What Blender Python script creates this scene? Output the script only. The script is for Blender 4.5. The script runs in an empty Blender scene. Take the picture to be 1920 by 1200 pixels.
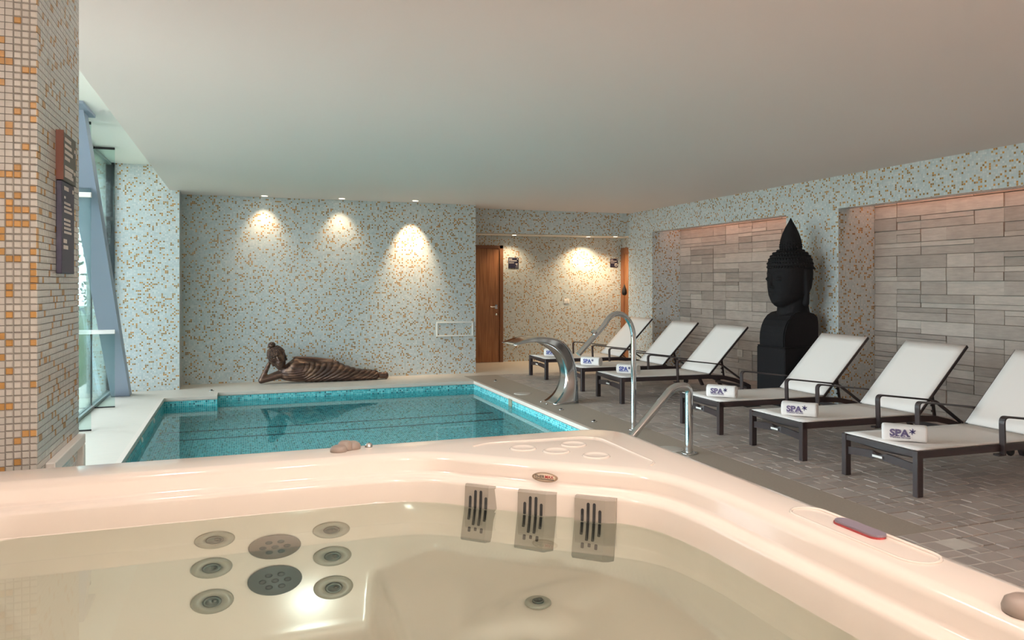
import bpy, bmesh, math, random
import numpy as np
from mathutils import Vector, Matrix
random.seed(7); rng = np.random.default_rng(7)
PI = math.pi
scn = bpy.context.scene
COL = scn.collection

# ------------------------------------------------------------------ camera
F, TH, HZ, CH = 1425.0, 0.3438, 531.4, 1.45
cd = bpy.data.cameras.new('camera'); cam = bpy.data.objects.new('camera', cd); COL.objects.link(cam)
cam.location = (0, 0, CH); cam.rotation_euler = (PI/2, 0, -TH)
cd.sensor_width = 36; cd.lens = F/1920*36; cd.shift_y = -(600-HZ)/1920; cd.clip_start = .05; cd.clip_end = 300
scn.camera = cam

# ------------------------------------------------------------------ world, exposure
scn.view_settings.view_transform = 'Standard'; scn.view_settings.look = 'None'
scn.view_settings.gamma = 1; scn.view_settings.use_curve_mapping = False
scn.view_settings.exposure = 0.0
W = bpy.data.worlds.new('overcast_sky'); scn.world = W; W.use_nodes = True
wn = W.node_tree.nodes; wl = W.node_tree.links
bg = wn['Background']; bg.inputs[0].default_value = (.84, .92, 1.0, 1); bg.inputs[1].default_value = 11.5
try:
    scn.cycles.max_bounces = 14; scn.cycles.diffuse_bounces = 6; scn.cycles.transmission_bounces = 10
    scn.cycles.transparent_max_bounces = 16; scn.cycles.sample_clamp_indirect = 6
except Exception: pass

def link_light(name, ld, loc, rot=(0,0,0)):
    o = bpy.data.objects.new(name, ld); COL.objects.link(o); o.location = loc; o.rotation_euler = rot
    return o
# window portals along the glass facade (sampling aid for the sky light, they emit nothing themselves)
ld = bpy.data.lights.new('facade_portal', 'AREA'); ld.shape = 'RECTANGLE'; ld.size = 3.1; ld.size_y = 7.9
ld.cycles.is_portal = True
link_light('facade_portal', ld, (-1.74, 7.38, 1.52), (0, -PI/2, 0))
def spot(name, loc, power, col=(1,.72,.45), ang=75, blend=.6, tgt=None, r=.03):
    ld = bpy.data.lights.new(name, 'SPOT'); ld.energy = power; ld.color = col; ld.spot_size = math.radians(ang); ld.spot_blend = blend
    ld.shadow_soft_size = r
    o = link_light(name, ld, loc)
    if tgt is not None:
        d = Vector(tgt) - Vector(loc); o.rotation_euler = d.to_track_quat('-Z', 'Y').to_euler()
    return o

# ------------------------------------------------------------------ helpers
def tag(o, label=None, cat=None, group=None, kind=None):
    if label: o['label'] = label
    if cat: o['category'] = cat
    if group: o['group'] = group
    if kind: o['kind'] = kind
    return o
def empty(name, loc=(0,0,0), rz=0, label=None, cat=None, group=None, kind=None):
    o = bpy.data.objects.new(name, None); COL.objects.link(o); o.location = loc; o.rotation_euler = (0,0,rz)
    o.empty_display_size = .1
    return tag(o, label, cat, group, kind)
def obj_from(name, me, mat=None, parent=None, loc=None):
    o = bpy.data.objects.new(name, me); COL.objects.link(o)
    if mat is not None and len(me.materials) == 0: me.materials.append(mat)
    if parent is not None: o.parent = parent
    if loc is not None: o.location = loc
    return o
class MB:
    def __init__(s): s.v = []; s.f = []; s.m = []; s.sm = []
    def add(s, vs, fs, mi=0, smooth=False):
        n = len(s.v); s.v += [tuple(p) for p in vs]; s.f += [tuple(i+n for i in f) for f in fs]
        s.m += [mi]*len(fs); s.sm += [smooth]*len(fs); return s
    def box(s, x0, x1, y0, y1, z0, z1, mi=0):
        vs = [(x0,y0,z0),(x1,y0,z0),(x1,y1,z0),(x0,y1,z0),(x0,y0,z1),(x1,y0,z1),(x1,y1,z1),(x0,y1,z1)]
        return s.add(vs, [(3,2,1,0),(4,5,6,7),(0,1,5,4),(1,2,6,5),(2,3,7,6),(3,0,4,7)], mi)
    def cbox(s, x0, x1, y0, y1, z0, z1, b=.005, mi=0):
        # chamfered box (bevel b)
        bm = bmesh.new(); bmesh.ops.create_cube(bm, size=1)
        for v in bm.verts: v.co = Vector(((x0+x1)/2+v.co.x*(x1-x0), (y0+y1)/2+v.co.y*(y1-y0), (z0+z1)/2+v.co.z*(z1-z0)))
        bmesh.ops.bevel(bm, geom=bm.edges[:], offset=b, segments=1, affect='EDGES')
        s.addbm(bm, mi); return s
    def addbm(s, bm, mi=0, smooth=False, M=None):
        bm.verts.index_update()
        s.add([(M @ v.co if M else v.co)[:] for v in bm.verts], [tuple(v.index for v in f.verts) for f in bm.faces], mi, smooth); bm.free(); return s
    def tube(s, pts, r, n=10, mi=0, cap=True, smooth=True, flat=None):
        # flat=(rx, rz) gives an elliptical/rectangular section instead
        P = [Vector(p) for p in pts]; k = len(P); rings = []
        up = None
        for i in range(k):
            t = (P[min(i+1,k-1)] - P[max(i-1,0)]).normalized()
            if up is None:
                up = Vector((0,0,1)) if abs(t.z) < .9 else Vector((0,1,0))
                if flat: up = Vector((0,1,0))
            a = t.cross(up)
            if a.length < 1e-6: a = t.cross(Vector((1,0,0)))
            a.normalize(); b = a.cross(t).normalized(); up = b if not flat else up
            rr = r[i] if isinstance(r, (list, tuple)) else r
            if flat:
                w, h_ = flat
                rings.append([P[i] + a*x*h_ + b*y*w for x, y in ((-.5,-.5),(.5,-.5),(.5,.5),(-.5,.5))])
            else:
                rings.append([P[i] + (a*math.cos(2*PI*j/n) + b*math.sin(2*PI*j/n))*rr for j in range(n)])
        m = len(rings[0]); vs = [p for R_ in rings for p in R_]; fs = []
        for i in range(k-1):
            for j in range(m):
                fs.append((i*m+j, i*m+(j+1)%m, (i+1)*m+(j+1)%m, (i+1)*m+j))
        s.add(vs, fs, mi, smooth and not flat)
        if cap: s.add(rings[0], [tuple(range(m))[::-1]], mi); s.add(rings[-1], [tuple(range(m))], mi)
        return s
    def lathe(s, prof, c=(0,0,0), n=24, mi=0, M=None, smooth=True):
        vs = []; fs = []; k = len(prof)
        for r, z in prof:
            for j in range(n):
                a = 2*PI*j/n; p = Vector((r*math.cos(a), r*math.sin(a), z))
                if M: p = M @ p
                vs.append(p + Vector(c))
        for i in range(k-1):
            for j in range(n): fs.append((i*n+j, i*n+(j+1)%n, (i+1)*n+(j+1)%n, (i+1)*n+j))
        fs.append(tuple(range(n))[::-1]); fs.append(tuple((k-1)*n+j for j in range(n)))
        return s.add(vs, fs, mi, smooth)
    def prism(s, poly, y0, y1, axis='y', mi=0):
        n = len(poly)
        if axis == 'y': A = [(x,y0,z) for x,z in poly]; B = [(x,y1,z) for x,z in poly]
        elif axis == 'z': A = [(x,y,y0) for x,y in poly]; B = [(x,y,y1) for x,y in poly]
        else: A = [(y0,x,z) for x,z in poly]; B = [(y1,x,z) for x,z in poly]
        s.add(A+B, [tuple(range(n)), tuple(range(2*n-1, n-1, -1))] + [(i, i+n, (i+1)%n+n, (i+1)%n) for i in range(n)], mi); return s
    def mesh(s, name, mats=(), recalc=True):
        me = bpy.data.meshes.new(name); me.from_pydata(s.v, [], s.f)
        for m in (mats if isinstance(mats, (list, tuple)) else [mats]): me.materials.append(m)
        me.polygons.foreach_set('material_index', s.m); me.polygons.foreach_set('use_smooth', s.sm)
        if recalc:
            bm = bmesh.new(); bm.from_mesh(me); bmesh.ops.recalc_face_normals(bm, faces=bm.faces[:]); bm.to_mesh(me); bm.free()
        me.update(); return me
    def build(s, name, mats=(), parent=None, loc=None, recalc=True):
        return obj_from(name, s.mesh(name, mats, recalc), None, parent, loc)
def arc(pts, r=.05, n=5):
    # polyline with rounded corners
    P = [Vector(p) for p in pts]; out = [P[0]]
    for i in range(1, len(P)-1):
        a = (P[i-1]-P[i]); b = (P[i+1]-P[i]); rr = min(r, a.length*.45, b.length*.45)
        A = P[i]+a.normalized()*rr; B = P[i]+b.normalized()*rr
        for k in range(n+1):
            t = k/n; out.append(A*(1-t)**2 + P[i]*2*t*(1-t) + B*t*t)
    out.append(P[-1]); return out
def copy_tree(o, parent=None):
    c = o.copy(); COL.objects.link(c); c.parent = parent
    for ch in list(o.children): copy_tree(ch, c)
    return c
def text_mesh(txt, size, ext=.0006, bold=.0, align='LEFT', shear=0, sx=1):
    cu = bpy.data.curves.new('lettering', 'FONT'); cu.body = txt; cu.size = size; cu.extrude = ext; cu.offset = bold; cu.align_x = align; cu.shear = shear
    cu.resolution_u = 3; cu.space_character = 1.0
    o = bpy.data.objects.new('lettering', cu); COL.objects.link(o)
    dg = bpy.context.evaluated_depsgraph_get(); dg.update()
    me = bpy.data.meshes.new_from_object(o.evaluated_get(dg)); bpy.data.objects.remove(o); bpy.data.curves.remove(cu)
    if sx != 1: me.transform(Matrix.Diagonal((sx,1,1,1)))
    return me

# ------------------------------------------------------------------ materials
def new_mat(name):
    m = bpy.data.materials.new(name); m.use_nodes = True
    return m, m.node_tree, m.node_tree.nodes['Principled BSDF']
def nd(nt, t, **kw):
    n = nt.nodes.new(t)
    for k, v in kw.items(): setattr(n, k, v)
    return n
def mth(nt, op, a, b=None, c=None):
    n = nd(nt, 'ShaderNodeMath', operation=op)
    for i, x in enumerate((a, b, c)):
        if x is None: continue
        if isinstance(x, (int, float)): n.inputs[i].default_value = x
        else: nt.links.new(x, n.inputs[i])
    return n.outputs[0]
def vmth(nt, op, a, b=None):
    n = nd(nt, 'ShaderNodeVectorMath', operation=op)
    for i, x in enumerate((a, b)):
        if x is None: continue
        if isinstance(x, tuple): n.inputs[i].default_value = x
        else: nt.links.new(x, n.inputs[i])
    return n.outputs[0] if op not in ('DOT_PRODUCT', 'LENGTH') else n.outputs[1]
def mixc(nt, fac, a, b, mode='MIX'):
    n = nd(nt, 'ShaderNodeMix', data_type='RGBA', blend_type=mode)
    for i, x in ((0, fac), (6, a), (7, b)):
        if isinstance(x, (int, float)): n.inputs[i].default_value = x
        elif isinstance(x, tuple): n.inputs[i].default_value = (*x[:3], 1)
        else: nt.links.new(x, n.inputs[i])
    return n.outputs[2]
def ramp(nt, fac, stops, interp='CONSTANT'):
    n = nd(nt, 'ShaderNodeValToRGB'); r = n.color_ramp; r.interpolation = interp
    while len(r.elements) < len(stops): r.elements.new(.5)
    for e, (p, c) in zip(r.elements, stops): e.position = p; e.color = (*c, 1)
    nt.links.new(fac, n.inputs[0]); return n.outputs[0]
def simple(name, col, rough=.5, metal=0, noise=0, scale=20, spec=.5, coat=0, bump=0, bscale=200, stretch=(1,1,1), rnd=0):
    m, nt, b = new_mat(name)
    b.inputs['Base Color'].default_value = (*col, 1); b.inputs['Roughness'].default_value = rough
    b.inputs['Metallic'].default_value = metal; b.inputs['Specular IOR Level'].default_value = spec; b.inputs['Coat Weight'].default_value = coat
    b.inputs['Coat Roughness'].default_value = .08
    if noise or bump or rnd:
        tc = nd(nt, 'ShaderNodeTexCoord'); mp = nd(nt, 'ShaderNodeMapping'); nt.links.new(tc.outputs['Object'], mp.inputs[0]); mp.inputs['Scale'].default_value = stretch
        src = mp.outputs[0]
        c = tuple(col)
        if rnd:
            oi = nd(nt, 'ShaderNodeObjectInfo'); src = vmth(nt, 'ADD', src, vmth(nt, 'SCALE', oi.outputs['Location']))
            hv = mth(nt, 'MULTIPLY_ADD', oi.outputs['Random'], 2*rnd, 1-rnd)
            cc = nd(nt, 'ShaderNodeCombineColor')
            base = mixc(nt, 1.0, (*col,), hv, 'MULTIPLY')
        else: base = (*col,)
        if noise:
            nz = nd(nt, 'ShaderNodeTexNoise'); nz.inputs['Scale'].default_value = scale; nz.inputs['Detail'].default_value = 5; nt.links.new(src, nz.inputs[0])
            f = mth(nt, 'MULTIPLY_ADD', mth(nt, 'SUBTRACT', nz.outputs[0], .5), 3*noise, 1.0)
            base = mixc(nt, 1.0, base, f, 'MULTIPLY')
        if not isinstance(base, tuple): nt.links.new(base, b.inputs['Base Color'])
        if bump:
            nz = nd(nt, 'ShaderNodeTexNoise'); nz.inputs['Scale'].default_value = bscale; nz.inputs['Detail'].default_value = 4; nt.links.new(src, nz.inputs[0])
            bp = nd(nt, 'ShaderNodeBump'); bp.inputs['Strength'].default_value = bump; bp.inputs['Distance'].default_value = .01
            nt.links.new(nz.outputs[0], bp.inputs['Height']); nt.links.new(bp.outputs[0], b.inputs['Normal'])
    return m
def mosaic(name, stops, grout, p=.0223, rough=.18, tilt=.05, gw=.07, dens=None, spec=.5):
    m, nt, b = new_mat(name)
    g = nd(nt, 'ShaderNodeNewGeometry')
    q = vmth(nt, 'ADD', vmth(nt, 'SCALE', g.outputs['Position']), (137.0013, 91.0021, 45.0017))
    sc = q.node.inputs[0].links[0].from_node; sc.inputs['Scale'].default_value = 1/p
    cell = vmth(nt, 'FLOOR', q); fr = vmth(nt, 'FRACTION', q)
    wnz = nd(nt, 'ShaderNodeTexWhiteNoise'); nt.links.new(cell, wnz.inputs[0])
    # clumping of the gold pieces
    nz = nd(nt, 'ShaderNodeTexNoise'); nz.inputs['Scale'].default_value = .22; nz.inputs['Detail'].default_value = 1; nt.links.new(cell, nz.inputs[0])
    v = wnz.outputs[0]
    if dens: v = mth(nt, 'MULTIPLY_ADD', mth(nt, 'SUBTRACT', nz.outputs[0], .5), dens, v)
    v = mth(nt, 'MINIMUM', mth(nt, 'MAXIMUM', v, 0.0), 1.0)
    colr = ramp(nt, v, stops)
    w2 = nd(nt, 'ShaderNodeTexWhiteNoise'); nt.links.new(vmth(nt, 'ADD', cell, (31.5, 7.5, 3.5)), w2.inputs[0])
    colr = mixc(nt, 1.0, colr, mth(nt, 'MULTIPLY_ADD', w2.outputs[0], .16, .92), 'MULTIPLY')
    # grout mask per axis, ignoring the axis the face looks along
    sp = nd(nt, 'ShaderNodeSeparateXYZ'); nt.links.new(fr, sp.inputs[0])
    sn = nd(nt, 'ShaderNodeSeparateXYZ'); nt.links.new(g.outputs['True Normal'], sn.inputs[0])
    tot = None
    for i in range(3):
        e = mth(nt, 'GREATER_THAN', mth(nt, 'ABSOLUTE', mth(nt, 'SUBTRACT', sp.outputs[i], .5)), .5-gw)
        k = mth(nt, 'LESS_THAN', mth(nt, 'ABSOLUTE', sn.outputs[i]), .6)
        e = mth(nt, 'MULTIPLY', e, k); tot = e if tot is None else mth(nt, 'MAXIMUM', tot, e)
    nt.links.new(mixc(nt, tot, colr, grout), b.inputs['Base Color'])
    nt.links.new(mth(nt, 'MULTIPLY_ADD', tot, .6, rough), b.inputs['Roughness'])
    b.inputs['Specular IOR Level'].default_value = spec
    dv = vmth(nt, 'SCALE', vmth(nt, 'SUBTRACT', w2.outputs[1], (.5,.5,.5))); dv.node.inputs['Scale'].default_value = tilt
    nn = vmth(nt, 'NORMALIZE', vmth(nt, 'ADD', g.outputs['Normal'], dv))
    nt.links.new(nn, b.inputs['Normal'])
    return m
def srgb(r, g, b):
    f = lambda c: ((c/255+.055)/1.055)**2.4 if c/255 > .04045 else c/255/12.92
    return (f(r), f(g), f(b))
GOLD1, GOLD2, GOLD3 = srgb(186,134,64), srgb(150,114,64), srgb(166,132,78)
PALE = [srgb(192,198,197), srgb(203,206,203), srgb(185,195,195)]
M_MOS = mosaic('mosaic_wall', [(0, GOLD1), (.045, GOLD2), (.10, GOLD3), (.155, PALE[0]), (.42, PALE[1]), (.72, PALE[2])], srgb(182,188,186), dens=.35)
M_POOL = mosaic('mosaic_pool', [(0, srgb(20,104,116)), (.10, srgb(44,152,160)), (.3, srgb(70,186,194)), (.55, srgb(108,206,210)), (.8, srgb(56,168,178))], srgb(156,210,210), p=.0245, dens=.1, gw=.075)
M_CEIL = simple('ceiling_plaster', srgb(238,225,219), .85, bump=.02, bscale=60)
M_WHITE = simple('white_plaster', srgb(238,236,230), .8)
M_DECK = simple('deck_stone', srgb(206,196,184), .42, noise=.05, scale=6, stretch=(1,5,1), bump=.02, bscale=80)
M_STRIP = simple('strip_stone', srgb(160,147,133), .5, noise=.10, scale=70, bump=.06, bscale=160)
M_COPE = simple('coping_stone', srgb(214,200,188), .4, noise=.03, scale=30)
M_GROUT = simple('paver_grout', srgb(205,196,186), .8, noise=.05)
M_PAVER = simple('paver_stone', srgb(172,160,152), .42, noise=.07, scale=14, bump=.12, bscale=60, rnd=.14)
def stone_mat():
    m, nt, b = new_mat('niche_stone')
    tc = nd(nt, 'ShaderNodeTexCoord'); oi = nd(nt, 'ShaderNodeObjectInfo')
    off = vmth(nt, 'SCALE', oi.outputs['Location']); off.node.inputs['Scale'].default_value = 3.7
    src = vmth(nt, 'ADD', tc.outputs['Object'], off)
    mp = nd(nt, 'ShaderNodeMapping'); nt.links.new(src, mp.inputs[0]); mp.inputs['Scale'].default_value = (3, 3, 22)
    nz = nd(nt, 'ShaderNodeTexNoise'); nz.inputs['Scale'].default_value = 2.2; nz.inputs['Detail'].default_value = 8; nz.inputs['Roughness'].default_value = .65; nt.links.new(mp.outputs[0], nz.inputs[0])
    vo = nd(nt, 'ShaderNodeTexNoise'); vo.inputs['Scale'].default_value = 6; vo.inputs['Detail'].default_value = 3; nt.links.new(src, vo.inputs[0])
    base = ramp(nt, oi.outputs['Random'], [(0, srgb(154,143,134)), (.25, srgb(170,158,148)), (.5, srgb(162,150,140)), (.72, srgb(184,173,162)), (.9, srgb(148,137,128))], 'LINEAR')
    f = mth(nt, 'MULTIPLY_ADD', mth(nt, 'SUBTRACT', nz.outputs[0], .5), .65, 1.0)
    f2 = mth(nt, 'MULTIPLY_ADD', mth(nt, 'SUBTRACT', vo.outputs[0], .5), .35, 1.0)
    nt.links.new(mixc(nt, 1.0, mixc(nt, 1.0, base, f, 'MULTIPLY'), f2, 'MULTIPLY'), b.inputs['Base Color'])
    b.inputs['Roughness'].default_value = .6
    bp = nd(nt, 'ShaderNodeBump'); bp.inputs['Strength'].default_value = .35; bp.inputs['Distance'].default_value = .01
    nt.links.new(nz.outputs[0], bp.inputs['Height']); nt.links.new(bp.outputs[0], b.inputs['Normal'])
    return m
M_STONE = stone_mat()
M_STONEB = simple('stone_backing', srgb(120,110,102), .9)
def wood_mat():
    m, nt, b = new_mat('oak_veneer')
    tc = nd(nt, 'ShaderNodeTexCoord'); mp = nd(nt, 'ShaderNodeMapping'); nt.links.new(tc.outputs['Object'], mp.inputs[0]); mp.inputs['Scale'].default_value = (18, 18, 1.1)
    nz = nd(nt, 'ShaderNodeTexNoise'); nz.inputs['Scale'].default_value = 2; nz.inputs['Detail'].default_value = 7; nt.links.new(mp.outputs[0], nz.inputs[0])
    nt.links.new(ramp(nt, nz.outputs[0], [(.3, srgb(120,78,48)), (.5, srgb(148,98,62)), (.7, srgb(168,116,76))], 'LINEAR'), b.inputs['Base Color']); b.inputs['Roughness'].default_value = .4
    return m
M_WOOD = wood_mat()
M_ACRYL = simple('tub_acrylic', srgb(235,223,212), .16, spec=.5, coat=.3)
M_STEEL = simple('brushed_steel', (.62,.62,.62), .16, metal=1)
M_STEELB = simple('polished_steel', (.72,.72,.72), .08, metal=1)
M_FRAME = simple('dark_brown_metal', srgb(54,44,44), .38, spec=.5)
M_SLING = simple('sling_mesh', srgb(236,229,223), .65, bump=.05, bscale=900)
M_TOWEL = simple('towel_cotton', srgb(240,234,230), .95, bump=.5, bscale=500)
M_INK = simple('towel_ink', srgb(96,84,116), .8)
M_INK2 = simple('towel_star_ink', srgb(44,34,84), .8)
M_INK3 = simple('blue_ink', srgb(60,74,140), .8)
M_BLACK = simple('black_stone', srgb(21,19,21), .8, spec=.25, noise=.10, scale=9, bump=.15, bscale=60)
def bronze_mat():
    m, nt, b = new_mat('aged_bronze')
    g = nd(nt, 'ShaderNodeNewGeometry'); nz = nd(nt, 'ShaderNodeTexNoise'); nz.inputs['Scale'].default_value = 9; nz.inputs['Detail'].default_value = 6
    nt.links.new(ramp(nt, nz.outputs[0], [(.3, srgb(54,40,36)), (.5, srgb(84,63,54)), (.68, srgb(132,102,82))], 'LINEAR'), b.inputs['Base Color'])
    b.inputs['Metallic'].default_value = .5; b.inputs['Roughness'].default_value = .34
    return m
M_BRONZE = bronze_mat()
M_COLUMN = simple('blue_grey_paint', srgb(146,158,176), .45)
M_NAVY = simple('navy_board', srgb(34,34,56), .4)
M_SIGN1 = simple('slate_sign_board', srgb(92,90,84), .5); M_SIGN2 = simple('navy_sign_board', srgb(60,60,80), .5)
M_SIGNE = simple('brown_sign_edge', srgb(104,58,42), .5)
M_PRINT = simple('white_print', srgb(214,206,200), .6)
M_PVC = simple('white_trim', srgb(226,224,218), .4)
M_JETRING = simple('jet_ring_grey', srgb(158,152,138), .35); M_JETCORE = simple('jet_core', srgb(96,96,88), .25, metal=.5)
M_COVER1 = simple('suction_cover_brown', srgb(112,98,88), .4); M_COVER2 = simple('suction_cover_slate', srgb(82,86,86), .4)
M_GRILLE = simple('grille_grey', srgb(156,147,136), .35); M_HOLE = simple('slot_black', (.01,.01,.01), .8)
M_DARK = simple('dark_rubber', srgb(22,20,22), .6)
M_MAROON = simple('dark_maroon_fabric', srgb(58,34,34), .8)
M_BOUNCE = simple('pale_bounce_ground', srgb(188,178,166), .8, noise=.04, scale=4)
M_SOIL = simple('lawn_soil', srgb(78,92,52), .95, noise=.15, scale=3)
M_GRASS = simple('lawn_grass', srgb(92,112,56), .9); M_LEAF = simple('shrub_leaf', srgb(44,66,40), .8, rnd=.2)
def glass_mat(name, tint, refl=.5, rough=0.0):
    m = bpy.data.materials.new(name); m.use_nodes = True; nt = m.node_tree; nt.nodes.clear()
    o = nd(nt, 'ShaderNodeOutputMaterial'); t = nd(nt, 'ShaderNodeBsdfTransparent'); t.inputs[0].default_value = (*tint, 1)
    gl = nd(nt, 'ShaderNodeBsdfGlossy'); gl.inputs['Roughness'].default_value = rough
    fr = nd(nt, 'ShaderNodeFresnel'); fr.inputs[0].default_value = 1.5
    mx = nd(nt, 'ShaderNodeMixShader'); nt.links.new(mth(nt, 'MULTIPLY', fr.outputs[0], refl), mx.inputs[0])
    nt.links.new(t.outputs[0], mx.inputs[1]); nt.links.new(gl.outputs[0], mx.inputs[2]); nt.links.new(mx.outputs[0], o.inputs[0])
    return m
M_GLASS = glass_mat('facade_glass', (.93,.97,.96), .8); M_FIN = glass_mat('fin_glass', (.84,.94,.92), .9)
def water_mat(name, tint, bump, scale):
    m = bpy.data.materials.new(name); m.use_nodes = True; nt = m.node_tree; nt.nodes.clear()
    o = nd(nt, 'ShaderNodeOutputMaterial'); g = nd(nt, 'ShaderNodeBsdfGlass'); g.inputs['IOR'].default_value = 1.333; g.inputs['Roughness'].default_value = 0
    g.inputs['Color'].default_value = (*tint, 1)
    ge = nd(nt, 'ShaderNodeNewGeometry'); nz = nd(nt, 'ShaderNodeTexNoise'); nz.inputs['Scale'].default_value = scale; nz.inputs['Detail'].default_value = 2
    nt.links.new(ge.outputs['Position'], nz.inputs[0])
    bp = nd(nt, 'ShaderNodeBump'); bp.inputs['Strength'].default_value = bump; bp.inputs['Distance'].default_value = .01
    nt.links.new(nz.outputs[0], bp.inputs['Height']); nt.links.new(bp.outputs[0], g.inputs['Normal']); nt.links.new(g.outputs[0], o.inputs[0])
    return m
M_WPOOL = water_mat('pool_water', (.80,.97,.98), .03, 2.2); M_WTUB = water_mat('tub_water', (.95,.99,.94), .015, 3)
def emis(name, col, st):
    m = bpy.data.materials.new(name); m.use_nodes = True; nt = m.node_tree; nt.nodes.clear()
    o = nd(nt, 'ShaderNodeOutputMaterial'); e = nd(nt, 'ShaderNodeEmission'); e.inputs[0].default_value = (*col, 1); e.inputs[1].default_value = st
    nt.links.new(e.outputs[0], o.inputs[0]); return m
M_LAMP = emis('lamp_glow', (1,.82,.6), 14)
def S(o): o['kind'] = 'structure'; return o

# ------------------------------------------------------------------ room shell
CZ = 2.72; XR = 6.66; XS = 7.22; YB = 11.8; XF = -1.62; RZ = 3.05
S(MB().box(-.9, 7.7, -2.2, 13.6, CZ, CZ+.36).build('ceiling', M_CEIL))
S(MB().box(-1.95, -.9, -2.2, 13.6, RZ, RZ+.1).build('ceiling_recess', M_WHITE))
S(MB().box(-.777, 3.60, YB, 13.3, -.05, CZ).build('wall_back', M_MOS))
S(MB().box(-1.9, -.777, 11.3, 13.3, -.05, RZ).box(-1.9, -1.5, -2.2, 3.47, -.05, RZ).build('wall_left', M_MOS))
wr = MB()
wr.box(XR, 7.5, 11.464, 12.31, -.05, CZ).box(XR, 7.5, 7.157, 8.07, -.05, CZ).box(XR, 7.5, -2.2, 3.757, -.05, CZ)
wr.box(XR, XR+.17, 8.07, 11.464, 2.335, CZ).box(XR, XR+.17, 3.757, 7.157, 2.335, CZ)
S(wr.build('wall_right', M_MOS))
S(MB().box(3.6, XR, 12.31, 12.50, 2.31, CZ).build('wall_alcove_lintel', M_MOS))
S(MB().box(3.6, 7.3, 12.50, 13.5, 2.33, 2.45).build('ceiling_alcove', M_WHITE))
S(MB().box(3.4, 7.5, 13.3, 13.5, -.05, 2.6).build('wall_alcove', M_MOS))
S(MB().box(7.04, 7.3, 12.31, 13.3, -.05, 2.6).build('wall_alcove_side', M_MOS))
S(MB().box(-1.9, 7.5, -2.3, -2.1, -.05, 3.05).build('wall_front', M_WHITE))
S(MB().box(XR+.17, 7.5, 8.07, 11.464, 2.62, CZ-.002).box(XR+.17, 7.5, 3.757, 7.157, 2.62, CZ-.002).build('ceiling_niche', M_WHITE))

# stone clad niche walls, each stone its own piece
stone_cache = {}
def stone_mesh(w, h_, t):
    k = (round(w, 3), round(h_, 3), round(t, 4))
    if k not in stone_cache:
        mb = MB(); b = .0025
        mb.add([(-t,b,b),(-t,w-b,b),(-t,w-b,h_-b),(-t,b,h_-b),(0,0,0),(0,w,0),(0,w,h_),(0,0,h_)],
               [(0,1,2,3),(4,5,1,0),(5,6,2,1),(6,7,3,2),(7,4,0,3)])
        stone_cache[k] = mb.mesh('stone', M_STONE)
    return stone_cache[k]
def niche(y0, y1, name):
    wall = S(MB().box(XS, 7.45, y0, y1, -.05, 2.62).build(name, M_STONEB))
    ch = .148; n = 18; g = .003; L = .66; r = random.Random(int(y0*10)); rest = MB(); cnt = 0
    for c in range(n-1, -1, -1):
        z = c*ch-.004; s = y1 - (L/2 if c % 2 else 0) + (.0 if c % 2 == 0 else 0)
        y = y1; first = True
        while y > y0 + .01:
            l = (L/2 if (first and c % 2) else L); first = False
            ya = max(y0, y-l); w = y-ya
            if r.random() < .45 and w > .5:
                cuts = [(0, w*.5), (w*.5, w*.5)]
            else: cuts = [(0, w)]
            for (o_, ww) in cuts:
                k = r.random()
                zz = [(0, ch)] if k < .55 else ([(0, ch*.36), (ch*.36, ch*.64)] if k < .8 else [(0, ch*.62), (ch*.62, ch*.38)])
                for z0, hh in zz:
                    t = r.choice((.008, .011, .014, .017, .020))
                    zt = min(hh-g*(1 if z0+hh >= ch-1e-6 else .25), 2.6-(z+z0))
                    if zt < .01: continue
                    if cnt < 300:
                        o = bpy.data.objects.new('stone', stone_mesh(ww-g, zt, t)); COL.objects.link(o); o.parent = wall
                        o.location = (XS, ya+o_, z+z0); cnt += 1
                    else: rest.box(XS-t, XS, ya+o_, ya+o_+ww-g, z+z0, z+z0+zt)
            y = ya
    if rest.v:
        tag(rest.build('stones', M_STONE, wall), kind='stuff')
    return wall
niche(8.07, 11.464, 'wall_niche_1'); niche(3.757, 7.157, 'wall_niche_2')

# floor
PX0, PX1, PY0, PYJ, PYB, PXJ = -.90, 3.262, 4.5, 10.5, 10.8, -.275
PVX, PVY0, PVY1 = 3.835, 3.36, 11.45
fl = MB()
fl.box(-2.1, PX0-.03, -2.2, 13.4, -.25, 0).box(PX0-.03, PXJ-.03, PYJ+.03, 13.4, -.25, 0).box(PXJ-.03, PX1+.04, PYB+.03, 13.4, -.25, 0)
fl.box(PX1+.04, 7.5, PVY1, 13.4, -.25, 0).box(PX0, PVX, -2.2, PY0, -.25, -.001)
floor = S(fl.build('floor', M_DECK))
tag(MB().box(PX1+.045, PVX, PVY0, PVY1, -.2, 0).build('deck_border', M_STRIP, floor), label='brown grey stone border beside the pool')
cp = MB(); w_ = .045
cp.box(PX1, PX1+.045, PY0, PYB+.0, -.045, .004); cp.box(PXJ, PX1, PYB, PYB+w_, -.045, .004); cp.box(PX0-w_, PXJ, PYJ, PYJ+w_, -.045, .004)
cp.box(PXJ-w_, PXJ, PYJ+w_, PYB+w_, -.045, .004); cp.box(PX0-w_, PX0, PY0, PYJ, -.045, .004)
cp.build('coping', M_COPE, floor)
MB().box(PVX, 7.5, -2.2, PVY1, -.25, -.008).box(1.2, PVX, -2.2, PVY0, -.25, -.0005).build('paver_bed', M_GROUT, floor)
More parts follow.
